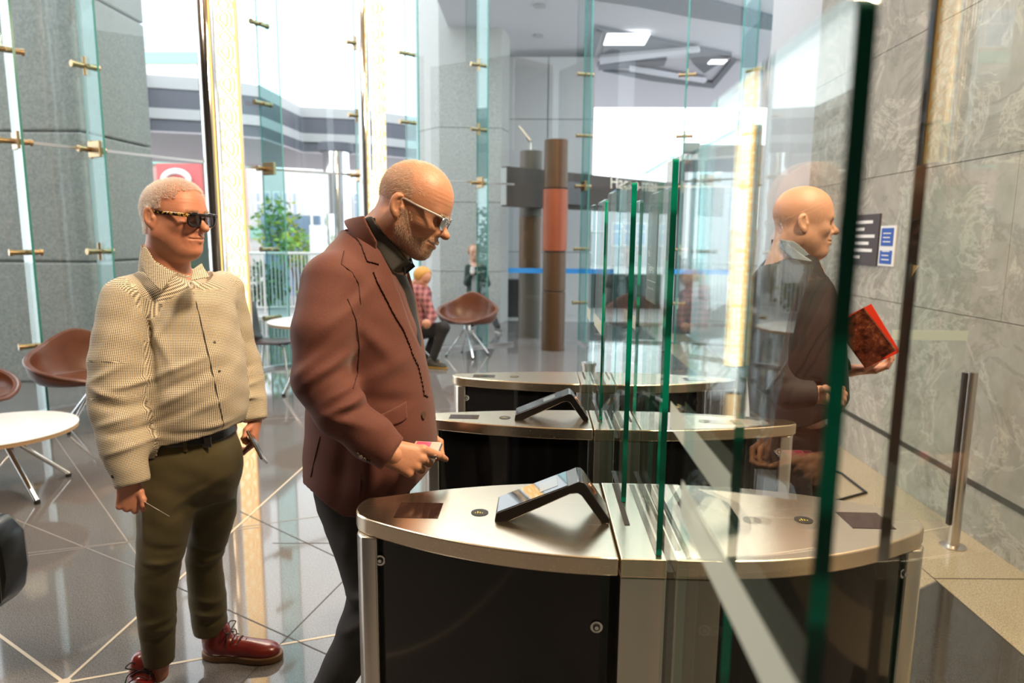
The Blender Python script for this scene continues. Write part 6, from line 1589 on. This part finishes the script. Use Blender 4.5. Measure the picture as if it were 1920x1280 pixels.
    # books
    def book(c0, c1, c2, th, cover, label, extra=None):
        c0, c1, c2 = Vector(c0), Vector(c1), Vector(c2); x = (c1-c0); y = (c2-c0); y = y-x*(y.dot(x)/x.length_squared); n = x.cross(y).normalized()
        if n.y < 0: n = -n
        R = Matrix((x.normalized(), y.normalized(), n)).transposed(); lx, ly = x.length, y.length
        e = empty('book', tuple(c0), label, 'book', 'books held by the bald man')
        m = MB()
        for z0, z1 in ((0, .003), (th-.003, th)): m.box((0, 0, z0), (lx, ly, z1), R=R, o=c0)
        m.box((0, 0, 0), (.004, ly, th), R=R, o=c0); m.build('cover', cover, e)
        MB().box((.004, .004, .003), (lx-.004, ly-.004, th-.003), R=R, o=c0).build('page_block', simple('cream_pages', (.72, .66, .56), .7), e)
        return e
    t = NT('dark_photo_cover'); c = t.ramp(t.noise(t.obj(), 22, 5, .7), [(.4, (.03, .008, .005)), (.55, (.13, .035, .018)), (.7, (.34, .14, .07))]); t.pr(Base_Color=c, Roughness=.15); M['cover_photo'] = t.m
    book(A(1622, 690, 2.60), A(1679, 657, 2.55), A(1582, 600, 2.66), .028, 'cover_photo', 'dark brown picture book held in front of the red one')
    book(A(1624, 689, 2.65), A(1688, 660, 2.60), A(1592, 590, 2.71), .02, simple('red_cover', (.62, .045, .02), .3), 'bright red book sticking out behind the dark brown one')
man_bald()

# ================================================================== two small figures in the background
def small_person(label, head, hr_, chestrows, limbs, mats, hair, extra=None, loc=None, shoes=()):
    root = person(loc, label); Y = head[2]
    hf = Frame(px3(*head), head_dir, (0, 0, 1), hr_)
    return root
def seated():
    Y = 8.35; A = px3
    root = person((A(800, 640, Y)[0], Y, 0), 'person in a plaid shirt sitting bent over beyond the maroon jacket')
    hf = Frame(A(790, 522, Y), (.75, -.5, -.55), (.4, 0, 1), 1.0); hs = polygonise(head_sdf({}), .006)
    Z = lambda x, y, dy=0: A(x, y, Y+dy)
    inner = union([cone(hf.w((-.02, 0, -.05)), Z(785, 558), .055, .06), cone(Z(785, 560), Z(782, 612), .12, .12), cone(Z(795, 562, -.15), Z(808, 595, -.2), .045, .04), cone(Z(808, 595, -.2), Z(800, 612, -.3), .035, .03), ell(Z(800, 606, -.3), (.06, .05, .05)), cone(Z(785, 625), Z(828, 613, -.2), .07, .06), cone(Z(828, 613, -.2), Z(812, 668, -.2), .05, .04)], .03)
    mesh_of('body', [(hf.pts(hs[0]), hs[1]), polygonise(inner, .012)], 'skin_b', root)
    hr = solid('hair', maxf(ell(hf.w((-.015, 0, .045)), (.115, .105, .105)), plane((.6, -.4, -.6), hf.w((.04, 0, .02)))), .008, simple('fair_orange_hair', (.55, .28, .06), .6), root)
    t = NT('red_plaid'); v = t.obj(); s = t.n('SeparateXYZ'); t.l(v, s.inputs[0])
    a = t.math('SINE', t.math('MULTIPLY', s.outputs[0], 90)); b = t.math('SINE', t.math('MULTIPLY', s.outputs[2], 90)); c = t.mix(t.math('MULTIPLY_ADD', t.math('ADD', a, b), .25, .5), (.10, .02, .025), (.5, .2, .2)); t.pr(Base_Color=c, Roughness=.8)
    sh = union([cone(Z(787, 552), Z(780, 615), .15, .15), cone(Z(798, 560, -.15), Z(810, 592, -.2), .062, .055), cone(Z(810, 592, -.2), Z(806, 604, -.28), .055, .045)], .04)
    solid('shirt', sh, .012, t.m, root)
    dt = simple('dark_trousers', (.018, .016, .016), .8)
    tf = union([cone(Z(778, 625), Z(832, 614, -.2), .10, .075), cone(Z(832, 614, -.2), Z(812, 670, -.2), .07, .05), cone(Z(778, 625, .2), Z(822, 616, .15), .10, .075), cone(Z(822, 616, .15), Z(800, 664, .15), .07, .05)], .03)
    solid('trousers', tf, .012, dt, root)
    sm = simple('dark_shoe_tan', (.03, .025, .015), .5); sl = simple('yellow_brown_sole', (.3, .18, .03), .6)
    p = Z(808, 672, -.2); shoe(root, (p[0]-.05, p[1], 0), (.9, -.3, 0), .28, (sm, sl)); p = Z(796, 666, .15); shoe(root, (p[0]-.05, p[1], 0), (.9, -.3, 0), .28, (sm, sl))
    tub_chair(Z(772, 640)[0]-.02, Y+.05, math.radians(-20), 'brown tub chair under the seated person, mostly hidden by the maroon jacket', .85, .42)
seated()
def standing():
    Y = 11.6; A = px3
    root = person((A(895, 600, Y)[0], Y, 0), 'person in dark clothes standing outside holding a pale cup, beyond the single tub chair')
    Z = lambda x, y, dy=0: A(x, y, Y+dy)
    hf = Frame(Z(888, 474), (.3, -.9, 0), (0, 0, 1), 1.0); hs = polygonise(head_sdf({}), .007)
    zf = .09
    legs = [(Z(890, 555), Z(897, 600), np.array((Z(880, 600)[0], Y, zf))), (Z(902, 555), Z(922, 590, -.1), np.array((Z(934, 600)[0], Y-.2, zf)))]
    inner = union([cone(hf.w((-.02, 0, -.05)), Z(890, 500), .05, .06), cone(Z(892, 505), Z(895, 560), .11, .11), cone(Z(878, 500, -.05), Z(876, 530, -.1), .04, .035), cone(Z(876, 530, -.1), Z(886, 512, -.25), .032, .028), ell(Z(886, 508, -.27), (.05, .04, .04)),
                   cone(Z(905, 500), Z(912, 530, -.1), .04, .035), cone(Z(912, 530, -.1), Z(898, 512, -.2), .032, .028)]+[union([cone(a, b, .07, .05), cone(b, c, .05, .04)]) for a, b, c in legs], .03)
    mesh_of('body', [(hf.pts(hs[0]), hs[1]), polygonise(inner, .015)], 'skin_c', root)
    solid('hair', maxf(ell(hf.w((-.02, 0, .04)), (.105, .10, .11)), plane((.3, -.95, 0), hf.w((.05, 0, 0)))), .01, simple('light_brown_hair', (.28, .17, .10), .6), root)
    jf = union([loft([(Z(0, 575)[2], Z(874, 560)[0], Z(918, 560)[0], Y, .16), (Z(0, 530)[2], Z(875, 560)[0], Z(915, 560)[0], Y, .15), (Z(0, 497)[2], Z(874, 560)[0], Z(910, 560)[0], Y, .14), (Z(0, 490)[2], Z(882, 560)[0], Z(902, 560)[0], Y, .10)]), cone(Z(878, 502, -.05), Z(875, 530, -.1), .06, .05), cone(Z(875, 530, -.1), Z(884, 514, -.22), .05, .04),
                cone(Z(906, 502), Z(914, 532, -.1), .06, .05), cone(Z(914, 532, -.1), Z(900, 514, -.2), .05, .04)], .03)
    solid('coat', jf, .014, simple('dark_green_coat', (.02, .035, .03), .8), root)
    MB().box(tuple(Z(884, 552, -.19)-np.array((.0, 0, .0))), tuple(Z(896, 516, -.17))).build('scarf_panel', simple('pale_grey_scarf', (.35, .38, .40), .8), root, bevel=.01)
    tf = union([union([cone(a, b, .09, .065), cone(b, c, .065, .05)]) for a, b, c in legs], .02); solid('trousers', tf, .014, simple('dark_legs', (.02, .022, .028), .8), root)
    sm = simple('grey_shoe', (.1, .1, .1), .5); wl = simple('pale_sole', (.5, .48, .45), .6)
    for a, b, c in legs: shoe(root, (c[0]-.03, c[1]+.04, 0), (.4, -.9, 0), .26, (sm, wl))
    p = Z(886, 507, -.33); c = MB().lathe([(.028, -.05), (.036, .05), (.036, .06), (.03, .062)], tuple(p), 18).build('paper_cup', 'white', smooth=40); tag(c, 'small white cup held by the person standing outside', 'cup')
standing()
